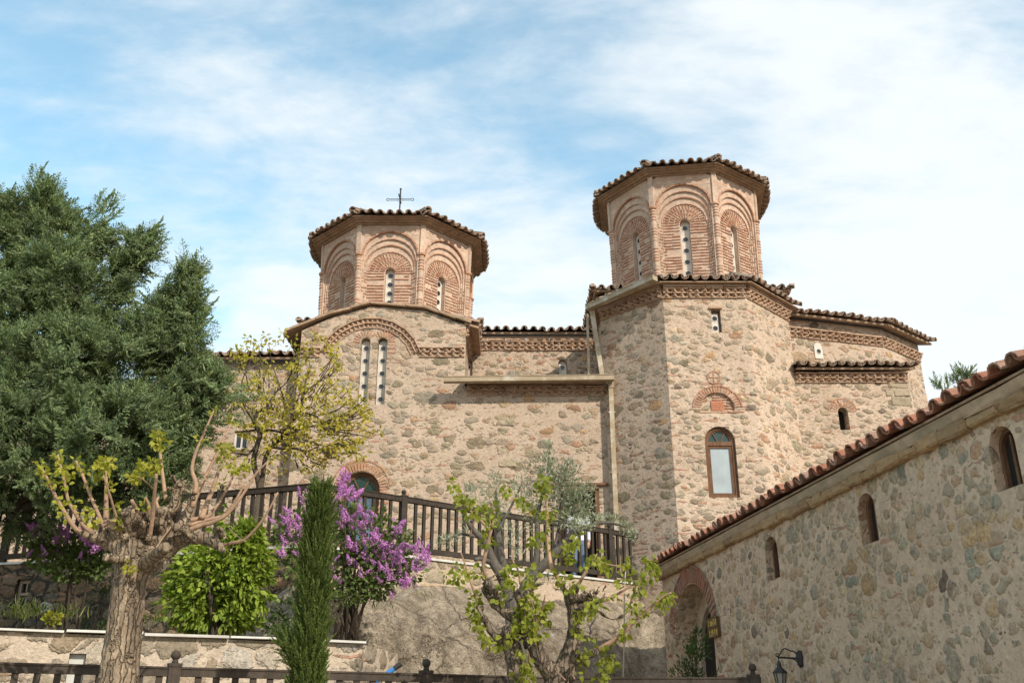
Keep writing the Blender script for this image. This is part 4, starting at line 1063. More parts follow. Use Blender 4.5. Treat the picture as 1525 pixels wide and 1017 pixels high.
railing('courtyard_fence', [FA, FB, FC], 1.0, 2.02, 'low dark timber fence with ball topped posts across the foreground', M['wood_fence'], .135, (.045, .035), .085,
        [onl(FA, FB, 257, 1.9), onl(FA, FB, 634, 1.9), FC - Vector((.05, 0, 0)), FB], .055, .036, 1.10, railw=.06)

# ---------------------------------------------------------------- annex at the right
AMx = frame_at((AW0.x, AW0.y, 0), AWD)
annex = thing('stone_annex', (AW0.x, AW0.y, 0), 'long shaded rubble stone building with tiled eave, arched gateway and slit windows', 'building')
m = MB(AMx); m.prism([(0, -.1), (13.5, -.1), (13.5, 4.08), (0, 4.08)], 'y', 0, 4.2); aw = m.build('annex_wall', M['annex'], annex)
cutm = MB(AMx)
ga0, _ = on_annex(1004, 930); ga1, _ = on_annex(1062, 930); gc = on_annex(1034, 866); gw = (ga1 - ga0) / 2; gx = (ga0 + ga1) / 2; gz = gc[1] - gw
cutm.prism(arch(gw, gz, .2, 16, gx)[::-1], 'y', -.2, 1.5)
wins = []
for (l, r_, t_, b_) in ((1140, 1159, 797, 862), (1279, 1305, 732, 809), (1475, 1516, 631, 729)):
    x0, _ = on_annex(l, (t_ + b_) / 2); x1, _ = on_annex(r_, (t_ + b_) / 2); xm = (x0 + x1) / 2; zt = on_annex((l + r_) / 2, t_)[1]; zb = on_annex((l + r_) / 2 + 3, b_)[1]
    w = max(.10, (x1 - x0) / 2); wins.append((xm, w, zt, zb)); cutm.prism(arch(w, zt - w, zb, 10, xm)[::-1], 'y', -.2, .42)
cut(aw, cutm)
for (xm, w, zt, zb) in wins:
    m = MB(AMx); t = .035; m.archframe(arch(w - .005, zt - w, zb, 10, xm), arch(w - t, zt - w, zb + t, 10, xm), .52 * w, .52 * w + .05); m.box((xm, .52 * w + .026, zb + t / 2), (2 * w - .02, .05, t)); m.box((xm, .52 * w + .026, (zb + zt) / 2 - .03), (.03, .04, zt - zb - .07))
    f = m.build('slit_window', M['wood'], annex); m = MB(AMx); m.fill(arch(w - .01, zt - w, zb, 10, xm), .52 * w + .045); m.build('pane', M['dark'], f, normals=False)
# gateway: brick arch, inner arch and door
m = MB(AMx); m.voussoirs(gx, gz, gw + .01, gw + .23, -.016, .08, R(12), R(168), 31, .38, 1.0, .01); m.voussoirs(gx, gz, gw + .245, gw + .28, -.02, .08, R(22), R(158), 13, .06)
for k in range(9):
    for sx in (-1, 1): m.box((gx + sx * (gw + random.uniform(.1, .3)), .02, gz - .1 - k * .22), (random.uniform(.15, .3), .06, .04), None, .005)
m.build('brick_arch', M['tile_red'], annex)
m = MB(AMx); iw = gw * .86; xx = gx + .06
O_ = arch(gw - .01, gz, .3, 16, gx); I_ = arch(iw, gz - .12, .3, 16, xx); m.band(O_, I_, .36); m.reveal(I_, .36, .44); m.build('inner_arch', M['plaster'], annex, normals=False)
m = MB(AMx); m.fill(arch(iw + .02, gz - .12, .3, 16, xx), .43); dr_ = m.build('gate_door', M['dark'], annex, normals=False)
ib = on_annex(1036, 929); m = MB(AMx); m.box((ga0 + .03, .45, ib[1] + .05), (.07, .22, .16)); m.box((ga0 + .07, .45, ib[1] + .05), (.02, .18, .12)); m.build('letter_box', M['iron'], annex)
# cornice: projecting stone course, plaster cove, tiled eave
m = MB(AMx); x = -.05
while x < 13.4:
    w = random.uniform(.25, .5); m.box((x + w / 2, .10 - .5 * random.uniform(.02, .06), 4.085 + random.uniform(-.018, .0)), (w - .004, .30 + random.uniform(0, .03), .10 + random.uniform(0, .02)), None, .014); x += w
o = m.build('stone_cornice', M['corbel'], annex); roughen(o, .055, .07)
m = MB(AMx); prof = [(.1, 4.128), (-.05, 4.128), (-.065, 4.15), (-.085, 4.19), (-.10, 4.222), (.1, 4.222)]
n_ = 60; rows = [[m.V((-.05 + 13.5 * k / n_, y + (random.uniform(-.006, .006) if y < 0 else 0), z + (random.uniform(-.004, .004) if y < 0 else 0))) for y, z in prof] for k in range(n_ + 1)]
for k in range(n_):
    for j in range(len(prof)): m.F((rows[k][j], rows[k + 1][j], rows[k + 1][(j + 1) % len(prof)], rows[k][(j + 1) % len(prof)]))
m.F(rows[0]); m.F(rows[-1]); m.build('plaster_cove', M['plaster'], annex)
m = MB(); A = AMx @ Vector((-.15, -.165, 4.255)); B = AMx @ Vector((13.4, -.165, 4.255)); inn = (AMx.to_3x3() @ Vector((0, 1, 0)))
tile_slope(m, A, B, inn + Vector((0, 0, .33)), lambda t: 2.8, .225, .080, maxlen=2.8)
ro = m.build('tile_roof', M['tile_red'], annex, normals=False)
m = MB(AMx); m.hexa([(-.12, -.12, 4.227), (13.4, -.12, 4.227), (13.4, 2.3, 5.06), (-.12, 2.3, 5.06), (-.12, -.12, 4.25), (13.4, -.12, 4.25), (13.4, 2.3, 5.14), (-.12, 2.3, 5.14)])
m.hexa([(-.12, 2.31, 5.11), (13.4, 2.31, 5.11), (13.4, 4.5, 4.35), (-.12, 4.5, 4.35), (-.12, 2.31, 5.15), (13.4, 2.31, 5.15), (13.4, 4.5, 4.4), (-.12, 4.5, 4.4)])
m.prism([(0, 4.09), (13.4, 4.09), (13.4, 4.22), (0, 4.22)], 'y', .11, 4.1); m.build('roof_deck', M['eave'], annex)
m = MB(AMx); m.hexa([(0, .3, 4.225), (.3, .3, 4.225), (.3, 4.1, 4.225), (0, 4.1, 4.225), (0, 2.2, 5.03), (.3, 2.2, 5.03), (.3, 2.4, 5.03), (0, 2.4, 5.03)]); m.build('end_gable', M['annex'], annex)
# sign: two boards fixed beside the gateway
sg0 = on_annex(1059, 950); sg1 = on_annex(1075, 921); sw = sg1[0] - sg0[0]
sign = thing('wooden_sign', AMx @ Vector((sg0[0], 0, sg0[1])), 'two small brown wooden boards with yellow lettering beside the arched gateway', 'sign')
zs0 = [on_annex(1067, 936)[1], on_annex(1067, 949)[1]]; sw *= .8; hs = .165
GL = {'T': ['111', '010', '010', '010', '010'], 'O': ['111', '101', '101', '101', '111'], 'E': ['111', '100', '110', '100', '111'], 'I': ['010', '010', '010', '010', '010'], 'X': ['101', '101', '010', '101', '101'], 'A': ['010', '101', '111', '101', '101'], 'K': ['101', '110', '100', '110', '101']}
for i, zc in enumerate(zs0):
    sx0 = sg0[0] + .02 * i; m = MB(AMx); cxs = sx0 + sw / 2; m.box((cxs, -.025, zc + hs / 2), (sw + .02, .03, hs)); 
    for (x, z, a, b_) in ((cxs, zc + .012, sw + .03, .024), (cxs, zc + hs - .012, sw + .03, .024), (cxs - sw / 2, zc + hs / 2, .024, hs), (cxs + sw / 2, zc + hs / 2, .024, hs)): m.box((x, -.043, z), (a, .012, b_))
    bd = m.build('board', M['sign_wood'], sign); m = MB(AMx); 
    word = 'EX' if i == 0 else 'KO'
    m.box((cxs, -.041, zc + hs / 2), (sw * .86, .002, hs * .72))
    lt = m.build('painted_panel', M['sign_yellow'], bd)
    m = MB(AMx)
    for li, ch in enumerate(word):
        for r_, rowb in enumerate(GL[ch]):
            for c_, v in enumerate(rowb):
                if v == '1': m.box((cxs + (-.30 + li * .36 + c_ * .11) * sw, -.0435, zc + hs * (.76 - r_ * .13)), (sw * .10, .003, hs * .10))
    m.build('lettering', M['sign_wood'], bd)
# wall lantern
lt = on_annex(1190, 985); lp = AMx @ Vector((lt[0], 0, lt[1]))
lamp = thing('wall_lantern', lp, 'black wrought iron lantern on a scrolled bracket on the shaded stone wall', 'lamp')
hx_, hz_ = on_annex(1176, 1012); bx_, bz_ = on_annex(1194, 980)
bx_ += .0; m = MB(AMx)
m.lathe((bx_, -.02, 0), [(.012, bz_ - .10), (.04, bz_ - .07), (.045, bz_), (.04, bz_ + .07), (.012, bz_ + .09)], 10)
m.tube([(bx_, -.03, bz_ + .0), (bx_, -.30, bz_ + .01)], .012, 6)
pts = [(bx_, -.04 - .26 * k / 12, bz_ + .02 + .085 * math.sin(math.pi * k / 12) + .012 * math.sin(k)) for k in range(13)]; m.tube(pts, .008, 5)
pts = [(bx_, -.045 - .09 * k / 8, bz_ - .05 + .05 * math.sin(k / 8 * 1.6)) for k in range(9)]; m.tube(pts, .008, 5)
sp_ = [(bx_, -.30 + .028 * (1 - k / 14) * math.cos(k * .6), bz_ + .03 + .03 * (1 - k / 14) * math.sin(k * .6)) for k in range(13)]; m.tube(sp_, .007, 5)
m.tube([(bx_, -.29, bz_ + .01), (bx_, -.29, bz_ - .05)], .006, 5); m.build('bracket', M['iron'], lamp)
m = MB(AMx); m.lathe((bx_, -.29, 0), [(.012, bz_ - .03), (.022, bz_ - .06), (.03, bz_ - .10), (.085, bz_ - .155), (.088, bz_ - .165)], 6)
z0_, z1_ = bz_ - .165, bz_ - .33
for k in range(6):
    a = math.pi / 3 * k; m.tube([(bx_ + .072 * math.cos(a), -.29 + .072 * math.sin(a), z0_), (bx_ + .045 * math.cos(a), -.29 + .045 * math.sin(a), z1_)], .006, 4)
m.lathe((bx_, -.29, 0), [(.02, z1_ - .04), (.05, z1_ - .005), (.052, z1_)], 6); hd_ = m.build('lantern_frame', M['iron'], lamp)
m = MB(AMx); m.lathe((bx_, -.29, 0), [(.041, z1_ + .002), (.067, z0_ - .002)], 6); m.build('lantern_glass', M['lampglass'], lamp)

# ---------------------------------------------------------------- small things
bp_ = at(583, 998, 9.6); m = MB(); d = Vector((.17, .03, .12)).normalized()
m.tube([bp_ - d * .95, bp_ + d * .03], .022, 8); bo = thing('tool_handle', bp_ - d * .95, 'blue pole with a dark end leaning behind the foreground fence', 'pole'); m.build('pole', M['blue'], bo, smooth=True)
m = MB(); m.tube([bp_ + d * .03, bp_ + d * .11], .025, 8); m.build('grip', M['iron'], bo)
m = MB(); pa, pb2 = at(930, 872, 17.9), at(928, 1016, 16.4); m.tube([pa + Vector((0, .8, .05)), pa, pa.lerp(pb2, .5) + Vector((.02, .1, 0)), pb2], .014, 6); m.tube([pa.lerp(pb2, .02), pa + Vector((.05, .1, .35))], .012, 6)
cb_ = m.build('cable', M['gutter'], None, origin=pb2); tag(cb_, 'thin tan cable hanging down the rock beside the annex shadow', 'cable')

# ---------------------------------------------------------------- the person in the doorway
def person():
    base = Vector((1.43, 20.66, TZ)); t = thing('person', base, 'person in pale shirt and blue jeans standing in the dark doorway behind the balustrade', 'person')
    Lr = Matrix.Rotation(R(-18), 4, 'Z'); Mx = Matrix.Translation(base) @ Lr
    def grow(parts, name, mat, parent, vox, balls=()):
        mb = MB(Mx)
        for pts, rad in parts: mb.tube(pts, rad, 12)
        for c, r, sq in balls: mb.ball(c, r, 14, 10, sq)
        o = mb.build(name, mat, parent, smooth=True); remesh(o, vox); return o
    legL = [(-.10, 0, .90), (-.105, -.01, .48), (-.11, .03, .09)]; legR = [(.10, 0, .90), (.11, -.03, .49), (.115, .0, .09)]
    armL = [(-.19, 0, 1.40), (-.25, .02, 1.13), (-.23, -.08, .90)]; armR = [(.19, 0, 1.40), (.245, .03, 1.13), (.235, -.04, .88)]
    body = [(legL, [.085, .06, .042]), (legR, [.085, .06, .042]), (armL, [.05, .042, .03]), (armR, [.05, .042, .03]),
            ([(0, 0, .86), (0, .0, 1.05), (0, .01, 1.25), (0, .0, 1.42)], [.14, .12, .15, .09]), ([(-.19, 0, 1.39), (.19, 0, 1.39)], [.055, .055]), ([(0, 0, 1.40), (0, -.01, 1.54)], [.06, .055]),
            ([(-.11, .04, .06), (-.125, -.14, .035)], [.045, .04]), ([(.115, .01, .06), (.135, -.17, .035)], [.045, .04]), ([(0, -.085, 1.62), (0, -.125, 1.595)], [.014, .02])]
    for (wx, wy, wz, s) in ((-.23, -.08, .90, -1), (.235, -.04, .88, 1)):
        body.append(([(wx, wy, wz), (wx, wy - .02, wz - .09)], [.028, .036]))
        for f, (dx, l) in enumerate(((-.026, .072), (-.009, .082), (.009, .078), (.026, .06))):
            body.append(([(wx + dx * .35, wy - .02 + dx, wz - .085), (wx + dx * .3, wy - .03 + dx, wz - .085 - l * .55), (wx - s * .012, wy - .02 + dx, wz - .085 - l)], [.0105, .0095, .008]))
        body.append(([(wx - s * .012, wy - .04, wz - .03), (wx - s * .03, wy - .065, wz - .075), (wx - s * .03, wy - .07, wz - .105)], [.013, .011, .009]))
    bo = grow(body, 'body', M['skin'], t, .011, [((0, -.015, 1.63), .105, (.76, .95, 1.15)), ((-.083, 0, 1.62), .026, (.5, .8, 1.2)), ((.083, 0, 1.62), .026, (.5, .8, 1.2))])
    grow([([(0, 0, .90), (0, .0, 1.05), (0, .01, 1.25), (0, .0, 1.40)], [.165, .145, .17, .11]), ([(-.2, 0, 1.385), (.2, 0, 1.385)], [.072, .072]), (armL[:2] + [(-.232, -.07, .92)], [.066, .056, .045]), (armR[:2] + [(.237, -.03, .90)], [.066, .056, .045]), ([(0, 0, 1.38), (0, -.005, 1.47)], [.08, .068])], 'shirt', M['shirt'], t, .012)
    grow([(legL[:2] + [(-.11, .03, .06)], [.105, .078, .062]), (legR[:2] + [(.115, 0, .06)], [.105, .078, .062]), ([(0, 0, .82), (0, 0, .96)], [.155, .150])], 'trousers', M['jeans'], t, .012)
    grow([([(-.11, .05, .05), (-.125, -.16, .035)], [.052, .044]), ([(.115, .02, .05), (.135, -.19, .035)], [.052, .044])], 'shoes', M['iron'], t, .012)
    grow([([(0, .02, 1.70), (0, .05, 1.60)], [.085, .075])], 'hair', M['hair'], t, .012, [((0, .005, 1.675), .105, (.80, .96, .85))])
    m = MB(Mx)
    for sx in (-1, 1): m.ball((sx * .032, -.108, 1.645), .011, 8, 6)
    m.tube([(-.025, -.108, 1.565), (0, -.114, 1.563), (.025, -.108, 1.565)], .006, 5); m.build('eyes_and_mouth', M['hair'], bo)
person()

# ---------------------------------------------------------------- low building beyond the juniper
ob = thing('outbuilding', (-11, 20.6, 2.0), 'pale stone building with a tiled gable glimpsed through the juniper', 'building')
m = MB(); m.prism([(-17, 2.0), (-8.3, 2.0), (-8.3, 8.2), (-12.6, 10.3), (-17, 8.2)], 'y', 20.4, 26); m.build('stone_wall', M['church_warm'], ob)
m = MB()
for a, b_ in (((-8.0, 8.10), (-12.6, 10.35)), ((-17.3, 8.10), (-12.6, 10.35))):
    A = Vector((a[0], 20.2, a[1])); B = Vector((a[0], 26.2, a[1])); up = Vector((b_[0] - a[0], 0, b_[1] - a[1])); tile_slope(m, A, B, up, lambda t: up.length, .26)
m.build('tile_roof', M['tile_red'], ob, normals=False)
m = MB(); m.prism([(-8.0, 8.06), (-12.6, 10.31), (-17.3, 8.06), (-17.3, 8.13), (-12.6, 10.38), (-8.0, 8.13)], 'y', 20.15, 26.2); m.build('verge', M['eave'], ob)
# ---------------------------------------------------------------- plants
PLUMES = [plume(s) for s in range(6)]
def lobes_to_plumes(lobes, Y, per, seed, thick=.8, inner=.45):
    """lobes: (px, py, rx, ry[, dY]) in photo pixels -> points and outward directions filling solid ellipsoids"""
    P = []; D = []
    for lb in lobes:
        px, py, rx, ry = lb[:4]; yy = Y + (lb[4] if len(lb) > 4 else 0); k = scl(px, py, yy); c = np.array(at(px, py, yy)); rad = np.array([rx * k, rx * k * thick, ry * k])
        n = int(per * (rx * k) * (ry * k) * 4) + 10
        d = unit(n); r = inner + (1 - inner) * RNG.uniform(0, 1, n) ** .6
        P.append(c + d * rad * r[:, None]); D.append(d)
    return np.concatenate(P), np.concatenate(D)
# big juniper at the left
JY = 13.6
jb = at(-22, 800, JY); juniper = thing('juniper_tree', (jb.x, JY, 2.4), 'large dense dark green conifer with feathery sprays at the left of the church', 'tree')
LOB = [(40, 660, 100, 95), (165, 660, 105, 85), (55, 540, 95, 95), (160, 555, 95, 80), (245, 570, 36, 80), (50, 440, 60, 75), (105, 460, 58, 60), (58, 360, 24, 44), (62, 315, 9, 26), (108, 385, 22, 32), (140, 352, 8, 18), (84, 325, 9, 18),
       (135, 455, 36, 36), (172, 418, 10, 13), (192, 396, 6, 8), (209, 375, 3, 5), (5, 350, 14, 40), (-30, 420, 50, 120), (-30, 600, 65, 140), (180, 515, 50, 40), (235, 508, 26, 34), (260, 470, 10, 24), (273, 430, 3, 14), (279, 490, 4, 40), (277, 550, 5, 50), (240, 462, 6, 8),
       (268, 605, 36, 32), (292, 590, 22, 16), (312, 576, 8, 9), (268, 650, 24, 24), (60, 730, 110, 48), (165, 725, 84, 42), (230, 690, 50, 50), (20, 755, 55, 26), (-5, 320, 6, 16), (100, 420, 44, 44, -.3), (90, 560, 90, 70, -.6), (150, 650, 84, 56, -.7), (40, 640, 84, 74, -.7)]
P0, D0 = lobes_to_plumes(LOB, JY, 15, 1, .8, .55)
ax = np.array([at(60, 600, JY).x, JY, 0]); out = P0 - ax; out[:, 2] = 0; out /= np.linalg.norm(out, axis=1, keepdims=True) + 1e-6
T0 = D0 * .65 + out * .35 + np.array([0, -.05, .30]) + RNG.normal(size=D0.shape) * .25; T0 /= np.linalg.norm(T0, axis=1, keepdims=True)
k = 15; P = np.repeat(P0, k, 0); DD = np.repeat(T0, k, 0)                     # every tuft is a fan of feathery sprays
fan = RNG.normal(size=DD.shape) * .5; DD = DD + fan; P = P + DD * .05 + RNG.normal(size=P.shape) * .055
SZ = RNG.uniform(.16, .40, len(P)); DD[:, 2] += .18
LEAD = [(58, 262, 12, 0), (66, 272, 10, .3), (48, 280, 8, -.3), (82, 290, 8, .6), (150, 298, 12, .2), (166, 302, 9, .8), (136, 318, 7, 0), (226, 338, 14, .9), (214, 352, 10, .9), (203, 364, 7, .9), (278, 390, 14, .25), (286, 402, 10, .4), (262, 408, 9, .1), (8, 290, 12, .1), (2, 310, 8, .3), (118, 335, 10, .3), (100, 315, 9, .2), (290, 450, 9, .5), (293, 480, 9, .6), (244, 428, 7, .2), (178, 385, 6, .7), (350, 582, 9, 1.2), (340, 610, 8, 1.2), (290, 530, 8, .7), (30, 300, 8, 0), (190, 400, 6, .9)]
LP = []; LD = []
for (x, y, n_, lean) in LEAD:
    for _ in range(n_): LP.append(tuple(at(x - lean * 8 + random.gauss(0, 6), y + 16 + random.gauss(0, 8), JY + random.uniform(-.3, .3)))); LD.append((lean + random.gauss(0, .35), random.gauss(0, .35), 1.0 if lean < 1 else .25))
P = np.concatenate([P, np.array(LP)]); DD = np.concatenate([DD, np.array(LD)]); SZ = np.concatenate([SZ, RNG.uniform(.22, .42, len(LP))])
JPL = [plume(s + 40, 7, .42, .036, .16, .95) for s in range(6)]
scatter('crown', JPL, P, DD, SZ, M['conifer'], juniper)
print('juniper plumes', len(P))
m = MB(); tp = [Vector((jb.x, JY, 2.3)), at(-5, 700, JY + .1), at(35, 560, JY + .1), at(58, 420, JY), at(62, 300, JY)]; m.tube(tp, [.22, .18, .14, .08, .02], 10)
for (px, py) in ((180, 490), (255, 470), (250, 560), (310, 600), (120, 640), (-20, 500), (20, 350), (200, 690), (-10, 680)):
    e = at(px, py, JY + random.uniform(-.4, .4)); s_ = at(20, min(760, py + 130), JY); m.tube([s_, s_.lerp(e, .5) + Vector((0, 0, -.1)), e], [.07, .045, .012], 7)
m.build('trunk', M['bark_dark'], juniper, smooth=True)

# slender cypress in the foreground
CY = 6.6; cb0 = at(468, 1000, CY); cyp = thing('cypress_tree', (cb0.x, CY, 0), 'slender columnar green cypress in front of the foreground fence', 'tree')
zt = at(478, 712, CY).z; n = 5200; h = RNG.uniform(0, 1, n) ** .85; zz_ = .15 + h * (zt - .30)
prof = np.interp(h, [0, .25, .55, .75, .9, 1], [.058, .066, .070, .064, .048, .012])
th = RNG.uniform(0, 2 * math.pi, n); rr = prof * (.35 + .65 * RNG.uniform(0, 1, n) ** .5) * (1 + .28 * np.sin(th * 3 + zz_ * 5) * np.sin(zz_ * 7 + th))
cxz = np.interp(zz_, [0, zt], [cb0.x - .02, at(478, 712, CY).x])
P = np.stack([cxz + rr * np.cos(th), CY + rr * np.sin(th), zz_], 1); D = np.stack([np.cos(th) * .32, np.sin(th) * .32, np.ones(n)], 1) + RNG.normal(size=(n, 3)) * .16
CPL = [plume(s + 20, 8, .26, .030, .05, .55) for s in range(5)]
scatter('crown', CPL, P, D, RNG.uniform(.11, .20, n), M['cypress'], cyp)
n = 260; t_ = RNG.uniform(0, 1, n); a = np.array(at(455, 1010, CY)); b = np.array(at(424, 955, CY)); P2 = a + (b - a) * t_[:, None] + RNG.normal(size=(n, 3)) * .02
D2 = np.tile((b - a) / np.linalg.norm(b - a), (n, 1)) + RNG.normal(size=(n, 3)) * .3; scatter('side_shoot', CPL, P2, D2, RNG.uniform(.08, .15, n), M['cypress'], cyp)
m = MB(); m.tube([(cb0.x, CY, 0), (cb0.x + .01, CY, 1.6), (at(478, 712, CY).x, CY, zt - .1)], [.06, .045, .008], 8); m.build('trunk', M['bark_dark'], cyp)

def tip_leaves(pos, dirs, per, spread, size, temps, mat, parent, name='foliage', droop=0.0, jit=.25):
    P = []; D = []; S = []
    for p, d in zip(pos, dirs):
        k = max(1, int(per * random.uniform(.6, 1.4)))
        for _ in range(k):
            v = Vector((random.gauss(0, 1), random.gauss(0, 1), random.gauss(0, 1))).normalized()
            P.append(Vector(p) + v * spread * random.random() ** .6); dd = Vector(d) * .5 + v * .9 + Vector((0, 0, -droop)); D.append(dd); S.append(size * random.uniform(.6, 1.25))
    return scatter(name, temps, [tuple(p) for p in P], [tuple(d) for d in D], S, mat, parent)
def path(pts, Y, dY=0.0):
    n = len(pts); return [at(p[0], p[1], Y + (p[2] if len(p) > 2 else dY * i / max(1, n - 1))) for i, p in enumerate(pts)]
def smooth_path(P, n=4):
    """Catmull-Rom through the points"""
    P = [P[0] + (P[0] - P[1])] + list(P) + [P[-1] + (P[-1] - P[-2])]; out = []
    for i in range(1, len(P) - 2):
        for k in range(n):
            t = k / n; a, b, c, d = P[i - 1], P[i], P[i + 1], P[i + 2]
            out.append(.5 * ((2 * b) + (c - a) * t + (2 * a - 5 * b + 4 * c - d) * t * t + (3 * b - a - 3 * c + d) * t ** 3))
    out.append(P[-2]); return out
def smooth_r(r, n=4):
    out = []
    for i in range(len(r) - 1):
        for k in range(n): out.append(r[i] + (r[i + 1] - r[i]) * k / n)
    return out + [r[-1]]
HEART = [leaf_broad(.42, .08, .15, True), leaf_broad(.38, .12, .3, True), leaf_broad(.40, -.06, .22, True)]
OVAL = [leaf_broad(.26, .06, .15), leaf_broad(.22, .09, .3), leaf_broad(.28, -.05, .2)]
NARROW = [leaf_broad(.11, .02, .1), leaf_broad(.09, .03, .2), leaf_broad(.13, .02, -.1)]

# ---- pollarded tree at the left
PY = 6.0; K = scl(190, 880, PY); pb = at(178, 1010, PY)
pol = thing('pollarded_tree', (pb.x, PY, 0), 'pollarded tree with thick ridged trunk, knobbly head and bare pinkish shoots', 'tree')
m = MB(); mt_ = MB()
THIN = .84
def limb(mb, pts, rad, dY=0.0, n=10, rough=.05, k=K, Y=PY):
    mb.tube(smooth_path(path(pts, Y, dY)), [r * k * THIN for r in smooth_r(rad)], n, True, rough)
m.tube([(pb.x - .02, PY, -.05), (pb.x - .01, PY, .5)] + smooth_path(path([(174, 1030), (180, 980), (187, 920), (193, 870), (204, 838), (218, 812)], PY)), [.165, .14] + [r * K for r in smooth_r([29, 26.5, 24.5, 24.5, 29, 33])], 18, True, 0)
limb(m, [(200, 845), (225, 825), (262, 800), (285, 780)], [30, 30, 22, 16], .05)
limb(m, [(198, 845), (185, 815), (165, 805), (150, 800)], [30, 26, 16, 11], -.05)
limb(m, [(205, 830), (235, 800), (245, 780)], [28, 24, 20], .2)
limb(m, [(205, 830), (200, 800), (192, 790)], [26, 22, 15], .05)
limb(m, [(200, 838), (190, 832), (170, 833), (156, 829)], [12, 10, 8, 7.5], -.25)
limb(m, [(165, 812), (150, 803), (133, 799), (121, 792)], [14, 10, 7, 5], -.1)
limb(m, [(185, 815), (175, 800), (170, 772)], [14, 11, 9], -.15)
limb(m, [(203, 808), (199, 788), (190, 758)], [15, 14.5, 14], -.2)
limb(m, [(213, 806), (215, 788), (205, 768)], [8, 6, 4.5], -.22)
limb(m, [(250, 800), (242, 775), (240, 757)], [15, 14, 12], -.1); limb(m, [(242, 765), (258, 756), (265, 728), (268, 718)], [12, 11, 9, 8], -.1)
for a, b in (((264, 722), (256, 708)), ((266, 722), (272, 712)), ((268, 724), (284, 722)), ((268, 726), (281, 732)), ((262, 730), (250, 727))): limb(m, [a, b], [4.2, 3.2], -.12)
limb(m, [(268, 795), (277, 775), (286, 752), (291, 735)], [17, 13, 9, 7], .05)
limb(m, [(268, 798), (285, 800), (310, 803), (325, 812), (330, 818)], [14, 13, 11, 9, 6], -.15); limb(m, [(318, 806), (328, 795), (330, 787)], [8, 7, 4], -.15)
for a, b in (((325, 800), (336, 796)), ((326, 812), (335, 822)), ((322, 796), (326, 786))): limb(m, [a, b], [4, 3], -.18)
limb(m, [(207, 850), (225, 832), (248, 814)], [15, 12, 9.5], -.3)
for (x, y, r) in ((246, 838, 6), (240, 846, 5), (232, 775, 9), (255, 760, 8), (283, 760, 8), (222, 800, 10), (150, 800, 9), (240, 815, 9), (262, 785, 11), (275, 790, 10), (185, 800, 10), (236, 760, 7), (288, 742, 6), (262, 742, 6), (247, 826, 7)): m.ball(at(x, y, PY - .12 + random.uniform(-.06, .06)), r * .66 * K, 9, 7, (1, 1, random.uniform(.8, 1.3)))
for i in range(26):
    a = random.uniform(0, 6.28); x, y = 225 + 70 * math.cos(a) * random.random(), 795 + 28 * math.sin(a) * random.random(); limb(m, [(x, y), (x + random.uniform(-7, 7), y - random.uniform(6, 16))], [random.uniform(2, 4.5), random.uniform(1.4, 3)], -.1, 7)
tr = m.build('trunk', M['bark_pollard'], pol); remesh(tr, .0075, .020, .05)
SH = [([(124, 794), (110, 784), (86, 745), (72, 716), (60, 694)], [5.5, 5, 4, 3.4, 2.8], -.1), ([(140, 795), (123, 780), (108, 757), (101, 743), (94, 708), (86, 677)], [6, 5, 4, 3.6, 3, 2.4], .02), ([(158, 790), (153, 780), (136, 741), (124, 710), (113, 686)], [5, 4.6, 3.8, 3.2, 2.6], -.05),
      ([(158, 795), (158, 770), (158, 745), (158, 704), (155, 692)], [8, 7, 5, 3, 2.2], .05), ([(187, 818), (184, 800), (172, 765), (163, 735), (154, 708)], [4.5, 4, 3, 2.4, 1.8], -.35), ([(216, 786), (207, 765), (196, 745)], [5, 4.5, 4], -.25), ([(219, 775), (222, 755), (216, 741)], [4.5, 4, 3.4], -.1),
      ([(229, 818), (223, 805), (227, 771), (230, 735), (233, 706)], [5.5, 5, 4.6, 3.8, 3], -.35), ([(228, 728), (218, 718), (207, 710)], [2, 1.7, 1.3], -.35), ([(247, 745), (243, 715), (239, 680), (236, 645)], [5, 4.2, 3.4, 2.4], .05),
      ([(290, 735), (292, 720), (286, 700), (291, 675), (300, 654), (318, 612)], [6, 5.5, 4.4, 3.6, 3, 2], .05), ([(286, 755), (297, 728), (310, 702), (325, 670), (338, 645), (348, 620)], [6, 5, 4, 3.2, 2.6, 1.8], .15), ([(300, 772), (308, 750), (318, 724), (327, 696), (333, 668)], [7, 6, 5, 3.8, 2.8], .25),
      ([(279, 775), (295, 772), (312, 767), (330, 742), (343, 718), (352, 697)], [5.5, 5, 4.2, 3.4, 2.6, 1.8], .1), ([(282, 789), (300, 782), (318, 777), (341, 763), (367, 728), (382, 704), (398, 688)], [6, 5.4, 5, 4.2, 3.4, 2.6, 1.8], -.05), ([(282, 782), (305, 775), (330, 768), (346, 752), (364, 722)], [5, 4.4, 3.8, 3.2, 2.4], .1),
      ([(327, 814), (343, 809), (363, 804), (380, 788), (397, 765), (414, 733)], [4.5, 4, 3.6, 3, 2.4, 1.6], -.2), ([(340, 785), (352, 797), (366, 806)], [1, 1, .8], -.3), ([(258, 780), (243, 800), (233, 815)], [1.6, 1.5, 1.3], -.4), ([(236, 740), (233, 748), (238, 762)], [3, 3.4, 4], -.1)]
m = MB()
for pts, rad, dY in SH: limb(m, pts, [r * .82 for r in rad], dY, 8, .04)
m.build('shoots', M['bark_shoot'], pol, smooth=True)
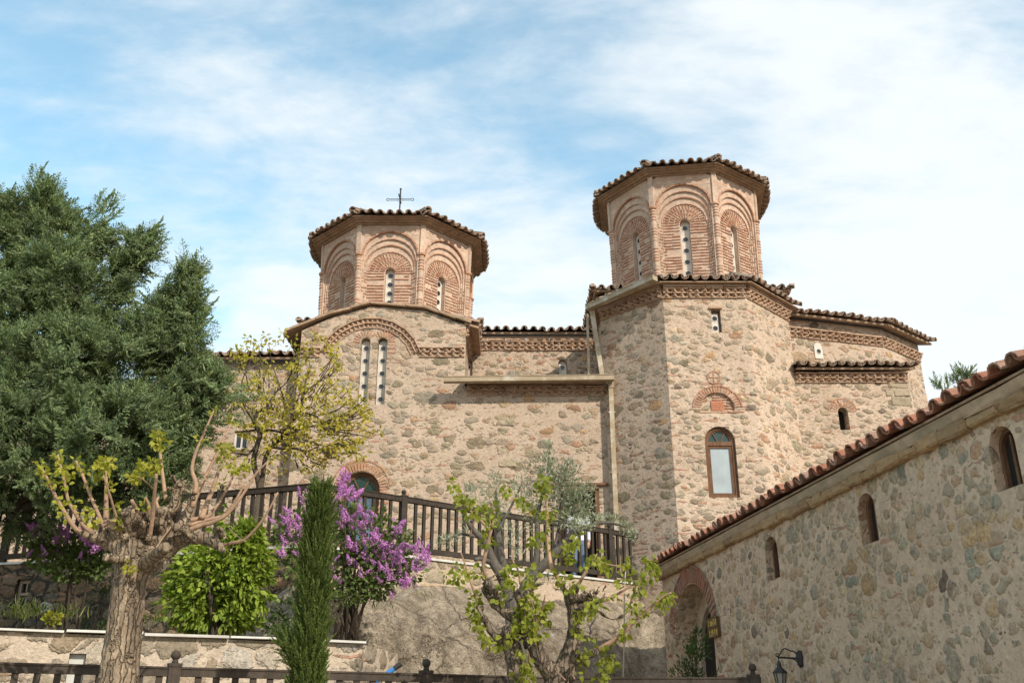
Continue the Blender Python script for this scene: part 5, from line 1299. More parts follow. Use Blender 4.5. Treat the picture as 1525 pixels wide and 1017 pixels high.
TL = [(60, 692, 3), (66, 702, 2), (73, 718, 2), (86, 680, 2), (92, 698, 3), (100, 705, 2), (97, 722, 2), (113, 688, 2), (127, 700, 2), (132, 720, 1), (155, 690, 5), (148, 695, 3), (162, 688, 3), (162, 698, 3), (146, 708, 2), (163, 725, 2), (236, 648, 3), (243, 662, 3), (232, 658, 2), (224, 690, 4), (232, 698, 4), (212, 692, 4), (238, 690, 3), (198, 712, 4), (206, 708, 3), (230, 702, 3),
      (333, 668, 3), (328, 690, 2), (341, 668, 3), (352, 700, 2), (345, 700, 2), (132, 768, 3), (138, 775, 3), (135, 760, 2), (88, 750, 2), (112, 745, 1), (120, 765, 1), (178, 778, 3), (184, 785, 2), (192, 842, 4), (186, 838, 2), (200, 848, 2), (212, 757, 2), (300, 655, 1), (168, 757, 1), (172, 752, 1), (360, 700, 2), (372, 690, 2), (318, 615, 1), (345, 625, 2), (330, 722, 1), (95, 770, 1)]
pos = [at(x, y, PY - .15 + random.uniform(-.1, .2)) for x, y, k in TL for _ in range(k)]
tip_leaves(pos, [(0, -.3, .2)] * len(pos), 8, .032, .034, HEART, M['leaf_pollard'], pol, droop=.5)

# ---- mulberry in the middle
MY = 7.6; K2 = scl(800, 950, MY); mb0 = at(800, 1010, MY)
mul = thing('mulberry_tree', (mb0.x, MY, 0), 'cut back tree with several twisting limbs and fresh green heart shaped leaves', 'tree')
def ml(mb, pts, rad, dY=0.0, n=10, rough=.05): limb(mb, pts, rad, dY, n, rough, K2, MY)
m = MB(); bz = [Vector((mb0.x + .03, MY, -.05)), Vector((mb0.x + .03, MY, .75))]
m.tube(bz + [at(804, 1035, MY)], [.26, .20, .19], 14, True, .03)
ml(m, [(800, 1040), (775, 1017), (768, 985), (760, 955), (757, 940)], [24, 19, 18, 16, 14])
ml(m, [(812, 1040), (829, 1014), (815, 995), (805, 978), (794, 958)], [22, 17, 16, 15, 14], -.08)
ml(m, [(808, 1045), (838, 1012), (843, 987), (851, 962), (855, 935), (854, 910), (850, 890), (846, 880)], [24, 20, 17, 14, 12, 11, 12, 9], .05)
ml(m, [(758, 955), (745, 953), (733, 942), (724, 925), (716, 912), (711, 902)], [10, 8, 7, 6, 5, 3.5], -.1)
ml(m, [(792, 962), (783, 940), (770, 925), (755, 912), (738, 898), (728, 882), (722, 872)], [14, 12, 11, 10, 10, 11, 9], .05)
ml(m, [(760, 950), (770, 930), (778, 912), (776, 895), (768, 880)], [11, 10, 9, 9, 7], .15)
ml(m, [(778, 895), (788, 880), (798, 872), (806, 868)], [7, 5.5, 4, 3], .15)
ml(m, [(848, 990), (858, 982), (874, 975), (890, 968)], [11, 9, 7.5, 6], -.1)
ml(m, [(854, 915), (868, 908), (882, 900), (892, 893)], [10, 7, 5, 3.5], .1)
ml(m, [(853, 895), (842, 882), (834, 868)], [8, 5.5, 4.2], .0); ml(m, [(853, 893), (858, 880), (862, 872)], [7, 4, 3], -.1)
ml(m, [(892, 910), (905, 920), (915, 922), (928, 916), (938, 908)], [3.4, 2.8, 2.6, 2.4, 1.5], .1); ml(m, [(862, 912), (880, 910), (892, 910)], [5, 4, 3.4], .1)
for (x, y, r) in ((848, 957, 9), (852, 888, 12), (868, 890, 8), (727, 868, 10), (735, 878, 9), (772, 890, 9), (717, 905, 6), (757, 940, 14), (794, 958, 13), (806, 985, 6), (866, 905, 8), (890, 892, 6), (740, 890, 9)): m.ball(at(x, y, MY - .05 + random.uniform(-.05, .05)), r * .8 * K2, 9, 7)
for (cx0, cy0, n) in ((733, 870, 16), (870, 892, 16), (770, 885, 9), (795, 950, 6), (890, 890, 8)):
    for i in range(n):
        x, y = cx0 + random.uniform(-16, 16), cy0 + random.uniform(-10, 12); a = random.uniform(-2.6, -.5); l = random.uniform(8, 22); ml(m, [(x, y), (x + l * math.cos(a), y + l * math.sin(a))], [2.2, 1.1], random.uniform(-.15, .1), 6)
tr = m.build('trunk', M['bark_mulberry'], mul); remesh(tr, .010, .030, .08)
m = MB()
SH2 = [([(838, 872), (828, 855), (820, 840), (815, 800), (815, 770), (813, 735)], [4.6, 4.4, 4, 3.2, 2.8, 2], 0), ([(848, 878), (858, 874), (870, 855), (880, 838), (890, 825)], [3.6, 3.4, 3, 2.8, 2.4], -.1), ([(712, 900), (706, 880), (698, 858), (692, 838), (686, 822)], [2.4, 2.2, 2, 1.6, 1.2], -.1),
       ([(730, 870), (720, 845), (724, 820), (731, 790), (736, 765), (730, 745)], [4, 3.8, 3.4, 3, 2.4, 1.6], 0), ([(890, 968), (908, 957), (927, 943), (945, 925), (965, 908), (985, 890), (1000, 882)], [6, 4.4, 3.6, 3, 2.5, 2, 1.4], -.2), ([(938, 900), (943, 885), (948, 870), (956, 855), (964, 845)], [1.8, 1.8, 1.6, 1.4, 1.2], -.1),
       ([(890, 897), (905, 892), (920, 884), (940, 872), (958, 858), (975, 845)], [3, 2.6, 2.2, 1.8, 1.5, 1.2], 0), ([(795, 945), (803, 925), (808, 905), (812, 885)], [2.6, 2.2, 1.8, 1.2], -.2), ([(792, 945), (798, 920), (790, 890)], [2.2, 1.8, 1.2], -.2), ([(818, 985), (830, 1000), (842, 1012)], [1.2, 1.2, 1], -.25), ([(852, 985), (850, 1000), (856, 1010)], [1.2, 1.1, .9], -.2),
       ([(775, 870), (772, 850), (764, 835), (765, 820)], [2.4, 2, 1.6, 1.2], 0), ([(700, 800), (705, 780), (712, 765), (720, 770)], [1.8, 1.6, 1.4, 1], -.1), ([(730, 790), (716, 775), (700, 760), (684, 735), (672, 715)], [2.6, 2.2, 1.8, 1.4, 1], 0), ([(890, 836), (905, 840), (920, 842), (935, 838)], [1.6, 1.4, 1.2, 1], 0), ([(784, 1000), (788, 985), (786, 970)], [2, 1.6, 1], -.3)]
for pts, rad, dY in SH2: ml(m, pts, rad, dY, 7, .04)
m.build('shoots', M['bark_shoot'], mul, smooth=True)
LC = [(663, 855, 3), (678, 846, 4), (690, 852, 5), (700, 850, 4), (712, 855, 5), (680, 862, 3), (688, 870, 2), (700, 880, 3), (706, 895, 5), (712, 888, 4), (703, 910, 5), (706, 925, 5), (712, 940, 4), (722, 950, 5), (732, 955, 4), (745, 962, 4), (738, 960, 3), (710, 918, 4), (742, 893, 3),
      (790, 880, 5), (783, 895, 7), (776, 905, 7), (795, 895, 6), (806, 905, 7), (812, 900, 6), (800, 915, 8), (785, 920, 7), (770, 930, 8), (762, 940, 6), (768, 915, 4), (790, 935, 7), (802, 930, 7), (796, 945, 5), (812, 920, 5), (758, 950, 3), (805, 945, 4), (780, 950, 4), (778, 990, 4), (785, 1000, 7), (778, 1008, 6), (770, 1005, 4), (790, 1012, 4), (782, 985, 3), (793, 995, 3), (777, 970, 3),
      (756, 855, 5), (764, 865, 5), (770, 850, 4), (786, 862, 5), (792, 868, 4), (760, 842, 4), (798, 855, 3), (845, 875, 4), (840, 862, 4), (832, 850, 3), (860, 868, 3), (872, 915, 5), (860, 918, 4), (855, 930, 3), (880, 905, 4), (878, 893, 4), (888, 898, 5), (895, 905, 3), (905, 888, 2), (862, 940, 4), (868, 975, 5), (876, 972, 4), (864, 988, 2), (858, 985, 3), (862, 998, 2), (870, 950, 2),
      (887, 826, 5), (880, 833, 4), (893, 835, 4), (900, 845, 3), (908, 846, 4), (920, 850, 3), (930, 840, 3), (935, 836, 3), (868, 842, 4), (848, 832, 3), (843, 832, 3), (925, 862, 3), (938, 862, 3), (948, 862, 2), (955, 875, 3), (962, 850, 4), (968, 838, 5), (972, 845, 5), (965, 862, 4), (976, 852, 3), (968, 830, 3), (944, 895, 3), (940, 905, 3), (945, 885, 2), (986, 890, 5), (993, 886, 5), (980, 898, 4), (998, 888, 4), (985, 905, 4), (960, 910, 3), (950, 922, 2), (932, 947, 3), (926, 942, 2), (908, 957, 2), (905, 985, 4), (900, 992, 4), (912, 990, 3), (905, 978, 3), (900, 1005, 3), (892, 1012, 3), (945, 880, 3), (918, 890, 2), (890, 960, 2),
      (672, 718, 4), (676, 730, 4), (684, 742, 4), (690, 752, 4), (700, 748, 4), (705, 757, 4), (697, 765, 4), (712, 765, 3), (692, 740, 3), (722, 760, 3), (733, 755, 3), (738, 768, 5), (730, 775, 4), (726, 790, 3), (735, 782, 4), (716, 752, 3), (728, 808, 3), (716, 840, 2), (752, 728, 4), (758, 732, 3), (775, 745, 4), (782, 752, 4), (790, 756, 3), (800, 735, 2), (806, 720, 6), (812, 728, 6), (810, 714, 4), (817, 760, 4), (812, 768, 4), (820, 768, 2), (810, 790, 3), (800, 805, 4), (790, 808, 3), (795, 800, 3), (815, 805, 3), (822, 818, 2), (845, 820, 4), (852, 810, 5), (860, 800, 4), (842, 812, 2), (838, 832, 2), (714, 795, 2), (788, 843, 3), (745, 872, 3), (750, 880, 2)]
pos = [at(x, y, MY - .12 + random.uniform(-.15, .2)) for x, y, k in LC for _ in range(k)]
tip_leaves(pos, [(0, -.3, 0)] * len(pos), 3.5, .045, .047, HEART, M['leaf_mulberry'], mul, droop=.7)

# ---- olive behind it
OY = 9.8; K3 = scl(770, 850, OY); ob0 = at(775, 1010, OY)
oli = thing('olive_tree', (ob0.x, OY, 1.0), 'olive tree with small silvery leaves rising behind the cut back tree', 'tree')
m = MB()
def ol(pts, rad, dY=0.0, n=9): limb(m, pts, rad, dY, n, .05, K3, OY)
m.tube([(ob0.x, OY, .95), at(773, 960, OY), at(768, 915, OY)], [.15, .12, .11], 12, True, .05)
ol([(768, 920), (757, 880), (746, 855), (735, 838), (726, 815), (716, 800), (704, 788), (697, 778), (692, 765)], [14, 12, 10, 8.5, 7, 6, 5, 4, 3], -.2)
ol([(766, 920), (752, 860), (748, 835), (743, 806), (741, 780), (742, 760), (738, 730)], [10, 8, 7, 6, 5, 3.5, 2], .1)
ol([(770, 925), (780, 880), (795, 856), (812, 838), (828, 822), (845, 803), (862, 790), (880, 782), (905, 778), (935, 785)], [13, 11, 9.5, 8.5, 7.5, 6.5, 5, 3.5, 2.5, 1.6], -.1)
ol([(790, 862), (798, 835), (800, 800), (800, 770), (808, 735), (816, 700), (818, 660)], [6, 5.4, 5, 4, 3.4, 2.6, 1.2], .2); ol([(735, 838), (728, 836), (716, 832), (708, 833)], [5, 4.6, 4, 3.5], -.3)
ol([(822, 828), (832, 790), (836, 750), (840, 715), (846, 690)], [4, 3.4, 2.8, 2, 1], .2); ol([(845, 803), (856, 775), (868, 750), (874, 735)], [3.4, 2.8, 2, 1.2], .1); ol([(716, 800), (700, 797), (686, 795), (672, 800), (662, 805)], [3, 2.6, 2.2, 1.6, 1], -.2); ol([(741, 790), (758, 760), (768, 740), (776, 722)], [3, 2.4, 1.8, 1], .2); ol([(830, 790), (850, 765), (862, 750)], [1.8, 1.4, 1], .0)
m.build('trunk', M['bark_olive'], oli, smooth=True)
OC = [(705, 738, 30, 18, 55), (718, 755, 26, 22, 45), (738, 722, 12, 20, 30), (742, 752, 20, 16, 40), (775, 728, 16, 22, 60), (790, 700, 12, 26, 40), (812, 690, 18, 26, 80), (816, 668, 5, 18, 14), (835, 705, 22, 24, 110), (850, 700, 16, 18, 60), (846, 730, 32, 20, 150), (862, 745, 26, 18, 120), (868, 760, 18, 14, 70), (830, 748, 22, 20, 90), (852, 772, 26, 16, 120), (868, 784, 20, 9, 60), (876, 728, 12, 12, 40), (800, 745, 22, 26, 80), (795, 775, 18, 20, 45), (885, 772, 14, 8, 36), (900, 772, 12, 6, 30), (915, 774, 12, 6, 34), (932, 785, 10, 10, 40), (942, 797, 7, 8, 26), (668, 805, 20, 9, 40), (690, 795, 10, 8, 14), (766, 800, 14, 26, 36), (772, 830, 12, 16, 18), (742, 778, 18, 16, 30), (690, 770, 8, 14, 16), (805, 820, 8, 16, 14), (818, 860, 14, 14, 20), (838, 872, 10, 8, 16), (820, 718, 26, 30, 110), (785, 748, 14, 20, 40), (830, 770, 20, 16, 60)]
P = []; D = []
for (x, y, rx, ry, n) in OC:
    k = scl(x, y, OY); c = np.array(at(x, y, OY + random.uniform(-.2, .2))); d = unit(int(n * 3.1)); r = RNG.uniform(0, 1, len(d)) ** .45
    P.append(c + d * r[:, None] * np.array([rx * k, rx * k * .8, ry * k])); D.append(d * .6 + np.array([0, -.1, .5]) + RNG.normal(size=d.shape) * .45)
P = np.concatenate(P); D = np.concatenate(D); scatter('foliage', NARROW, P, D, RNG.uniform(.032, .060, len(P)), M['leaf_olive'], oli)

# ---- yellow-leaved tree on the terrace
YY = 18.0; K4 = scl(400, 640, YY); yb = at(388, 735, YY)
yel = thing('young_leaved_tree', (yb.x, YY, TZ), 'open branched tree in fresh yellow green leaf in front of the facade', 'tree')
m = MB()
def yl(pts, rad, dY=0.0, n=7): limb(m, pts, rad, dY, n, .06, K4, YY)
yz = at(386, 770, YY)
m.tube([Vector((yb.x, YY, TZ - .02)), at(386, 740, YY)], [.13, .10], 9)
yl([(386, 745), (384, 760), (386, 722), (378, 690), (382, 665), (387, 647), (379, 630), (383, 615), (396, 608), (412, 611)], [6, 6, 5.5, 5, 4.6, 4.2, 3.6, 3, 2.4, 1.4])
yl([(386, 745), (391, 712), (395, 684), (404, 665), (416, 655), (432, 632), (446, 612), (452, 585), (456, 566), (464, 544)], [5, 4.6, 4.2, 4, 3.8, 3.2, 2.8, 2.4, 2, 1.3], .3)
yl([(387, 647), (396, 641), (412, 642), (430, 648), (452, 655), (472, 660)], [3, 2.6, 2.4, 2, 1.6, 1], -.3); yl([(404, 665), (420, 668), (440, 668), (456, 672), (475, 664)], [3, 2.4, 2, 1.6, 1], -.4)
yl([(384, 660), (370, 676), (360, 676), (345, 674)], [2.6, 2, 1.6, 1], -.2); yl([(382, 640), (365, 642), (350, 643)], [2.4, 1.6, 1], .2); yl([(446, 612), (470, 620), (495, 640), (520, 645), (545, 650)], [2, 1.8, 1.4, 1.1, .7], -.3)
yl([(416, 655), (445, 640), (475, 632), (510, 618), (540, 612)], [2, 1.6, 1.3, 1, .6], .2); yl([(440, 625), (425, 600), (415, 570), (405, 540), (400, 510)], [2, 1.6, 1.2, .9, .5], .2); yl([(452, 585), (470, 572), (490, 560), (505, 545)], [1.8, 1.4, 1, .6], .2); yl([(379, 630), (362, 600), (360, 570), (372, 540), (378, 515)], [2, 1.5, 1.2, .9, .5], .1); yl([(396, 608), (410, 585), (430, 565), (438, 530)], [1.8, 1.4, 1, .6], -.2)
RNY = random.Random(5); ends = []
ELL = [(455, 625, 100, 62, 125), (425, 590, 70, 50, 70), (400, 545, 60, 40, 20), (470, 540, 42, 34, 26), (520, 640, 45, 45, 48), (400, 620, 55, 45, 50), (365, 560, 32, 40, 12), (440, 680, 80, 26, 36), (500, 600, 50, 40, 38), (345, 680, 24, 20, 8), (330, 590, 22, 26, 6), (480, 655, 60, 30, 45)]
for (x, y, rx, ry, n) in ELL:
    for _ in range(int(n * 1.0)):
        a = RNY.uniform(0, 6.283); r = RNY.random() ** .5; px, py = x + rx * r * math.cos(a), y + ry * r * math.sin(a)
        if px < 395 and py < 540 and RNY.random() < .3: continue
        e = at(px, py, YY + RNY.uniform(-.8, .8)); ends.append(e)
        sx_, sy_ = px + (405 - px) * RNY.uniform(.12, .3), py + (655 - py) * RNY.uniform(.12, .3)
        if RNY.random() < .55: s_ = at(sx_, sy_, YY + RNY.uniform(-.4, .4)); m.tube([s_, s_.lerp(e, .55) + Vector((RNY.uniform(-.06, .06), 0, RNY.uniform(-.08, .02))), e], [.012, .009, .005], 5)
for (x, y) in ((372, 507), (378, 520), (396, 500), (424, 497), (437, 507), (450, 512), (440, 545), (360, 530), (352, 520), (345, 560), (480, 505), (412, 505), (462, 520), (490, 520), (500, 512), (470, 495), (365, 520), (387, 515)): ends += [at(x + RNY.uniform(-3, 3), y + RNY.uniform(-3, 3), YY) for _ in range(2)]
m.build('trunk', M['bark_dark'], yel, smooth=True)
tip_leaves(ends, [(0, -.2, -.1)] * len(ends), 8.5, .075, .088, OVAL, M['leaf_yellow'], yel, droop=.5)

# ---- shrubs
def shrub(name, label, Y, z0, lobes, per, size, temps, mat, droop, stemmat, nst=10, ddir=(0, -.4, .1), group=None):
    c0 = at(lobes[0][0], lobes[0][1], Y); t = thing(name, (c0.x, Y, z0), label, 'shrub', group)
    P = []; D = []
    for (px, py, rx, ry) in lobes:
        k = scl(px, py, Y); c = np.array(at(px, py, Y)); n = int(per * rx * ry / 100); d = unit(n); r = RNG.uniform(.35, 1, n) ** .5 * (1 + .17 * RNG.normal(size=n))
        P.append(c + d * r[:, None] * np.array([rx * k, rx * k * .7, ry * k])); D.append(d * .9 + np.array(ddir) + RNG.normal(size=d.shape) * .35 - np.array([0, 0, droop]))
    P = np.concatenate(P); D = np.concatenate(D); keep = (P[:, 2] > z0) & (np.array([mnoise.noise(Vector(q) * 3.2) + .5 * mnoise.noise(Vector(q) * 9) for q in P]) > -.22); P, D = P[keep], D[keep]
    scatter('foliage', temps, P, D, RNG.uniform(.65, 1.25, len(P)) * size, mat, t)
    m = MB()
    for i in range(nst):
        e = P[RNG.integers(0, len(P))]; m.tube([(c0.x + random.uniform(-.15, .15), Y + random.uniform(-.1, .1), z0 - .03), Vector((c0.x, Y, z0)).lerp(Vector(e), .55) + Vector((0, 0, .1)), Vector(e)], [.025, .016, .005], 6)
    m.build('stems', stemmat, t); return t
shrub('leafy_shrub', 'rounded bright green broad leaved shrub on the garden wall beside the trunk', 12.2, 2.42, [(325, 870, 66, 58), (300, 900, 52, 36), (350, 825, 44, 40), (345, 782, 18, 24), (378, 850, 26, 42), (268, 878, 18, 26), (325, 922, 58, 18), (372, 800, 20, 26), (390, 885, 16, 30), (300, 835, 34, 20), (345, 800, 34, 20)], 66, .096, OVAL, M['leaf_bright'], .75, M['bark_dark'])
shrub('low_shrub', 'small green shrub at the foot of the lilac above the low wall', 12.6, 2.42, [(428, 915, 26, 28), (415, 930, 20, 18), (440, 925, 18, 22)], 44, .055, OVAL, M['leaf_dark'], .2, M['bark_dark'], 6)
shrub('low_shrub', 'green creeper against the dark wall left of the pollarded trunk', 15.2, 2.42, [(150, 900, 14, 32), (140, 925, 16, 18), (156, 860, 8, 24)], 50, .06, OVAL, M['leaf_dark'], .3, M['bark_dark'], 5)
shrub('low_shrub', 'tiny yellow green plant below the white drain pipe', 11.2, 2.42, [(78, 920, 11, 9)], 120, .05, HEART, M['leaf_pollard'], .2, M['bark_dark'], 4)
shrub('low_shrub', 'small green weed right of the pollarded trunk on the wall top', 12.0, 2.42, [(208, 915, 9, 14)], 60, .05, OVAL, M['leaf_lilac'], .2, M['bark_dark'], 4)
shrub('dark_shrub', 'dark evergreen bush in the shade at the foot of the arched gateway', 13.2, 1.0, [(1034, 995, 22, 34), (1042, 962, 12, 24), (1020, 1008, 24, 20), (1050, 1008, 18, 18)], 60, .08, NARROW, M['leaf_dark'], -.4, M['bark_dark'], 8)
shrub('rock_plant', 'sprawling dark green juniper sprig on the rock under the lilac', 13.6, 3.0, [(505, 895, 30, 13), (520, 890, 18, 9)], 90, .07, NARROW, M['cypress'], .1, M['bark_dark'], 5)
gr = []; gd = []
for (x, y, n) in ((45, 915, 90), (20, 918, 70), (95, 920, 40), (230, 925, 40), (560, 905, 16), (630, 890, 14), (610, 862, 14)):
    for _ in range(n): gr.append(at(x + random.gauss(0, 14), y + random.gauss(0, 5), 11.6 if y > 910 else 15.2)); gd.append((random.gauss(0, .35), random.gauss(0, .35), 1))
go = scatter('grass', [leaf_broad(.045, .01, .3), leaf_broad(.035, .01, .5)], [tuple(p) for p in gr], gd, RNG.uniform(.06, .17, len(gr)), M['grass'], None); tag(go, 'wisps of grass along the top of the garden wall', None, None, 'stuff')

# ---- lilacs
def panicle(seed):
    r = random.Random(seed); v = []; f = []
    for i in range(95):
        t = r.random() ** .8; rad = .30 * (1 - t) ** .75 + .03; a = r.uniform(0, 6.283); q = rad * r.random() ** .4
        c = Vector((q * math.cos(a), q * math.sin(a), t)); n = Vector((math.cos(a), math.sin(a), r.uniform(-.2, .8))).normalized(); u = n.orthogonal().normalized(); w = n.cross(u); s = r.uniform(.055, .10)
        b = len(v); v.append(tuple(c - n * .02))
        for k in range(8):
            an = k * math.pi / 4 + .3; rr = s if k % 2 == 0 else s * .45; v.append(tuple(c + (u * math.cos(an) + w * math.sin(an)) * rr + n * (.02 if k % 2 == 0 else 0)))
        for k in range(8): f.append((b, b + 1 + k, b + 1 + (k + 1) % 8))
    return T(v, f)
PAN = [panicle(s) for s in range(5)]
def lilac(label, Y, z0, flowers, leaflobes, per, base_px):
    c0 = at(base_px[0], base_px[1], Y); t = thing('lilac_bush', (c0.x, Y, z0), label, 'shrub')
    P = []; D = []; S = []
    for (x, y, s) in flowers:
        for j in range(4 if s > 1 else 2):
            q = at(x + random.gauss(0, 4.5), y + random.gauss(0, 4.5), Y + random.uniform(-.45, .15)); P.append(tuple(q)); D.append((random.gauss(0, .75), random.gauss(-.3, .5), .7)); S.append(random.uniform(.12, .185) * (1.1 if s > 1 else .9))
    scatter('blossom', PAN, P, D, S, M['lilac'], t)
    P2 = []; D2 = []
    for (px, py, rx, ry) in leaflobes:
        k = scl(px, py, Y); c = np.array(at(px, py, Y)); n = int(per * rx * ry / 100); d = unit(n); r = RNG.uniform(.2, 1, n) ** .5
        P2.append(c + d * r[:, None] * np.array([rx * k, rx * k * .7, ry * k])); D2.append(d + np.array([0, -.3, -.1]) + RNG.normal(size=d.shape) * .4)
    P2 = np.concatenate(P2); D2 = np.concatenate(D2); scatter('foliage', HEART, P2, D2, RNG.uniform(.05, .095, len(P2)), M['leaf_lilac'], t)
    m = MB()
    for i, (x, y, s) in enumerate(flowers):
        if i % 5: continue
        e = Vector(P[min(i, len(P) - 1)]); m.tube([(c0.x + random.uniform(-.25, .25), Y + .1, z0), c0.lerp(e, .5) + Vector((random.uniform(-.1, .1), .1, .05)), e], [.028, .016, .006], 6)
    m.build('stems', M['bark_dark'], t, smooth=True)
FL = [(530, 100, 2), (525, 130, 2), (520, 160, 2), (515, 75, 1), (580, 160, 2), (595, 145, 1), (550, 240, 2), (530, 265, 2), (600, 230, 2), (620, 220, 1), (660, 280, 2), (670, 260, 1), (690, 350, 2), (700, 375, 1), (780, 300, 2), (775, 330, 2), (775, 360, 1), (360, 160, 2), (345, 180, 1), (260, 255, 2), (330, 265, 2), (290, 325, 2), (285, 375, 1), (360, 310, 2), (260, 415, 1), (335, 425, 2), (230, 350, 1), (215, 295, 1), (580, 420, 2), (560, 410, 2), (640, 390, 1), (655, 385, 1), (620, 460, 2), (660, 500, 1), (620, 515, 1), (720, 440, 2), (760, 460, 2), (750, 400, 2), (790, 430, 2), (770, 420, 2), (860, 400, 2), (865, 385, 1), (860, 480, 2), (880, 485, 1), (920, 440, 2), (935, 435, 1), (905, 460, 1), (520, 530, 2), (510, 540, 1), (820, 570, 2), (850, 572, 1), (770, 615, 1), (740, 500, 2), (490, 480, 1), (485, 450, 1), (720, 400, 1), (560, 280, 2), (640, 330, 2), (690, 430, 1), (580, 480, 1), (800, 500, 2), (730, 540, 1), (830, 560, 1), (595, 320, 1), (545, 310, 1), (360, 250, 1), (310, 290, 1), (375, 360, 1), (475, 200, 1), (480, 180, 1), (800, 480, 1), (700, 470, 1), (710, 510, 1), (760, 530, 1), (790, 555, 1)]
FL = [(340 + x / 3.11, 690 + y / 3.11, s) for x, y, s in FL]
lilac('lilac bush covered in purple blossom hanging over the terrace edge beside the cypress', 14.6, 2.7, FL, [(540, 800, 60, 50), (560, 845, 60, 36), (520, 850, 50, 46), (440, 800, 40, 46), (580, 820, 50, 40), (505, 770, 26, 40), (600, 850, 36, 20), (545, 870, 46, 22), (450, 840, 36, 30), (500, 880, 40, 18), (560, 880, 30, 14)], 17, (520, 905))
FL2 = [(85, 795, 2), (80, 802, 2), (100, 800, 2), (107, 806, 1), (123, 804, 2), (130, 800, 1), (50, 790, 2), (45, 797, 1), (58, 788, 1), (75, 792, 1), (142, 820, 2), (146, 818, 1), (95, 825, 1), (40, 827, 1), (68, 832, 1), (110, 830, 1), (62, 806, 1)]
lilac('smaller lilac with purple flowers in the shade under the conifer', 14.2, 2.42, FL2, [(100, 815, 50, 24), (130, 830, 36, 24), (80, 830, 46, 20), (140, 845, 26, 18), (60, 800, 24, 20), (110, 850, 40, 14)], 34, (110, 890))
# ---- fir top beyond the annex roof
fy = 26.0; f0 = at(1417, 560, fy); fir = thing('fir_tree', (f0.x, fy, 2.0), 'tip of a distant dark fir showing above the annex roof tiles', 'tree')
zt = at(1436, 545, fy).z; P = []; D = []
for i in range(900):
    t = RNG.uniform(0, 1); a = RNG.uniform(0, 6.283); h_ = 3 + (zt - 3.25) * t; rr = (1.25 * (1 - t) + .02) * RNG.uniform(.5, 1) ** .5; cx_ = at(1436, 545, fy).x
    P.append((cx_ + rr * math.cos(a), fy + rr * math.sin(a), h_)); D.append((math.cos(a), math.sin(a), .25 if t < .9 else 1.2))
for (x, y) in ((1396, 577), (1412, 575), (1420, 568), (1425, 560), (1403, 580)):
    for _ in range(6): q = at(x + random.gauss(0, 2), y + random.gauss(3, 3), fy); P.append(tuple(q)); D.append((random.gauss(0, .4), 0, 1))
scatter('crown', PLUMES[:3], P, D, RNG.uniform(.25, .5, len(P)), M['conifer'], fir)
m = MB(); m.tube([(cx_, fy, 2), (cx_, fy, zt - .2)], [.15, .02], 7); m.build('trunk', M['bark_dark'], fir)
SUN_E, SKY_E, EXPO = 3.1, .15, 0.58
CLOUD_LOC = (0.3, 0.8, 0); CL0, CL1 = .54, .95
SKY_TINT = (1.26, 1.64, 1.36, 1); CLOUD_COL = (4.45, 4.65, 4.72, 1)
# ---------------------------------------------------------------- camera, light, sky
cam = bpy.data.cameras.new('camera'); co_ = bpy.data.objects.new('camera', cam); COL.objects.link(co_)
co_.location = (0, 0, EYE); co_.rotation_euler = (R(90) + PITCH, 0, 0); cam.sensor_width = 36; cam.lens = FPX / 1525 * 36; cam.clip_end = 4000; cam.clip_start = .05
SC.camera = co_
SUN_AZ, SUN_EL = 38.0, 34.0
sv = Vector((math.sin(R(SUN_AZ)) * math.cos(R(SUN_EL)), -math.cos(R(SUN_AZ)) * math.cos(R(SUN_EL)), math.sin(R(SUN_EL))))
sun = bpy.data.lights.new('sun', 'SUN'); sun.energy = SUN_E; sun.angle = R(.55); sun.color = (1.0, .90, .76)
so = bpy.data.objects.new('sun', sun); COL.objects.link(so); so.rotation_euler = (-sv).to_track_quat('-Z', 'Y').to_euler()
wd = bpy.data.worlds.new('World'); SC.world = wd; wd.use_nodes = True; nt = wd.node_tree; nt.nodes.clear()
def wn(t, **k):
    n = nt.nodes.new(t)
    for a, b in k.items(): setattr(n, a, b)
    return n
sky = wn('ShaderNodeTexSky', sky_type='NISHITA', sun_disc=False); sky.sun_elevation = R(SUN_EL); sky.sun_rotation = R(180 - SUN_AZ); sky.altitude = 500; sky.dust_density = 0.6; sky.air_density = 1.0; sky.ozone_density = 1.5
tc = wn('ShaderNodeTexCoord'); sx = wn('ShaderNodeSeparateXYZ'); nt.links.new(tc.outputs['Generated'], sx.inputs[0])
def wm(op, a, b=None, clamp=False):
    n = wn('ShaderNodeMath', operation=op, use_clamp=clamp)
    for i, x in enumerate((a, b)):
        if x is None: continue
        if isinstance(x, (int, float)): n.inputs[i].default_value = x
        else: nt.links.new(x, n.inputs[i])
    return n.outputs[0]
zz = wm('ADD', wm('MAXIMUM', sx.outputs[2], 0.0), .18)
cx = wn('ShaderNodeCombineXYZ'); nt.links.new(wm('DIVIDE', sx.outputs[0], zz), cx.inputs[0]); nt.links.new(wm('DIVIDE', sx.outputs[1], zz), cx.inputs[1])
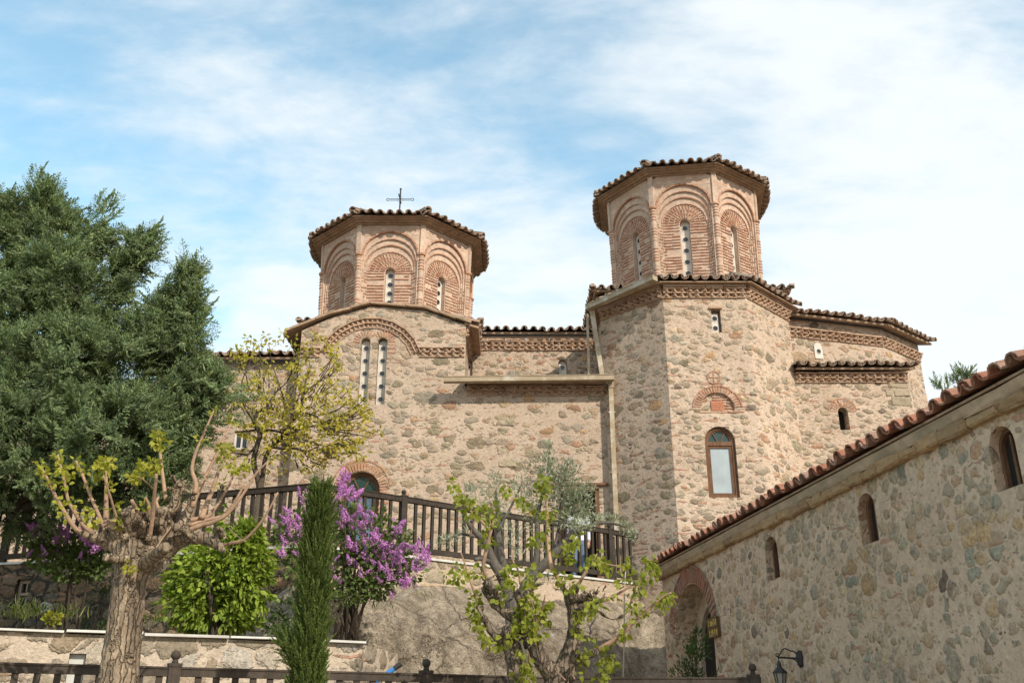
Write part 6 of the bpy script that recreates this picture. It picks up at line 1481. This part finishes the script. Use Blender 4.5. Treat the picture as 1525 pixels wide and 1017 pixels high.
def wnoise(scale, detail, rough, loc, st=(1, 1, 1), dist=0.0, rz=0):
    m = wn('ShaderNodeMapping'); m.inputs['Location'].default_value = loc; m.inputs['Scale'].default_value = st; m.inputs['Rotation'].default_value = (0, 0, rz); nt.links.new(cx.outputs[0], m.inputs[0])
    n = wn('ShaderNodeTexNoise'); n.inputs['Scale'].default_value = scale; n.inputs['Detail'].default_value = detail; n.inputs['Roughness'].default_value = rough; n.inputs['Distortion'].default_value = dist
    nt.links.new(m.outputs[0], n.inputs['Vector']); return n.outputs['Fac']
def wmr(v, a, b, c=0.0, d=1.0):
    n = wn('ShaderNodeMapRange', interpolation_type='SMOOTHSTEP'); nt.links.new(v, n.inputs[0])
    for k, x in zip(('From Min', 'From Max', 'To Min', 'To Max'), (a, b, c, d)): n.inputs[k].default_value = x
    return n.outputs[0]
big = wnoise(.9, 4, .5, CLOUD_LOC); mid = wnoise(2.6, 8, .58, (1.2, 4.1, 0), (1, 1.5, 1), .3, R(25)); fine = wnoise(7.5, 7, .6, (7, 2, 0), (1, 1.9, 1), .25, R(-20))
grad = wm('ADD', wm('ADD', wm('MULTIPLY', sx.outputs[0], .30), wmr(sx.outputs[1], .1, -.6, 0, .25)), wmr(sx.outputs[2], .75, .25, -.08, .16))       # cloud thickens right and to horizon; unseen cloud added behind camera whitens the ambient
f = wm('ADD', wm('ADD', wm('MULTIPLY', big, .38), wm('MULTIPLY', mid, .86)), wm('ADD', wm('MULTIPLY', fine, .26), grad))
dens = wmr(f, CL0, CL1, .12, .94)
mx = wn('ShaderNodeMix', data_type='RGBA'); nt.links.new(dens, mx.inputs[0])
tint = wn('ShaderNodeMix', data_type='RGBA', blend_type='MULTIPLY'); tint.inputs[0].default_value = 1; nt.links.new(sky.outputs[0], tint.inputs[6]); tint.inputs[7].default_value = SKY_TINT
nt.links.new(tint.outputs[2], mx.inputs[6]); mx.inputs[7].default_value = CLOUD_COL
bg = wn('ShaderNodeBackground'); nt.links.new(mx.outputs[2], bg.inputs[0]); bg.inputs[1].default_value = SKY_E
wo = wn('ShaderNodeOutputWorld'); nt.links.new(bg.outputs[0], wo.inputs[0])
SC.view_settings.view_transform = 'Standard'; SC.view_settings.look = 'None'; SC.view_settings.exposure = EXPO; SC.view_settings.gamma = 1
SC.cycles.max_bounces = 6; SC.cycles.diffuse_bounces = 3; SC.cycles.transparent_max_bounces = 4
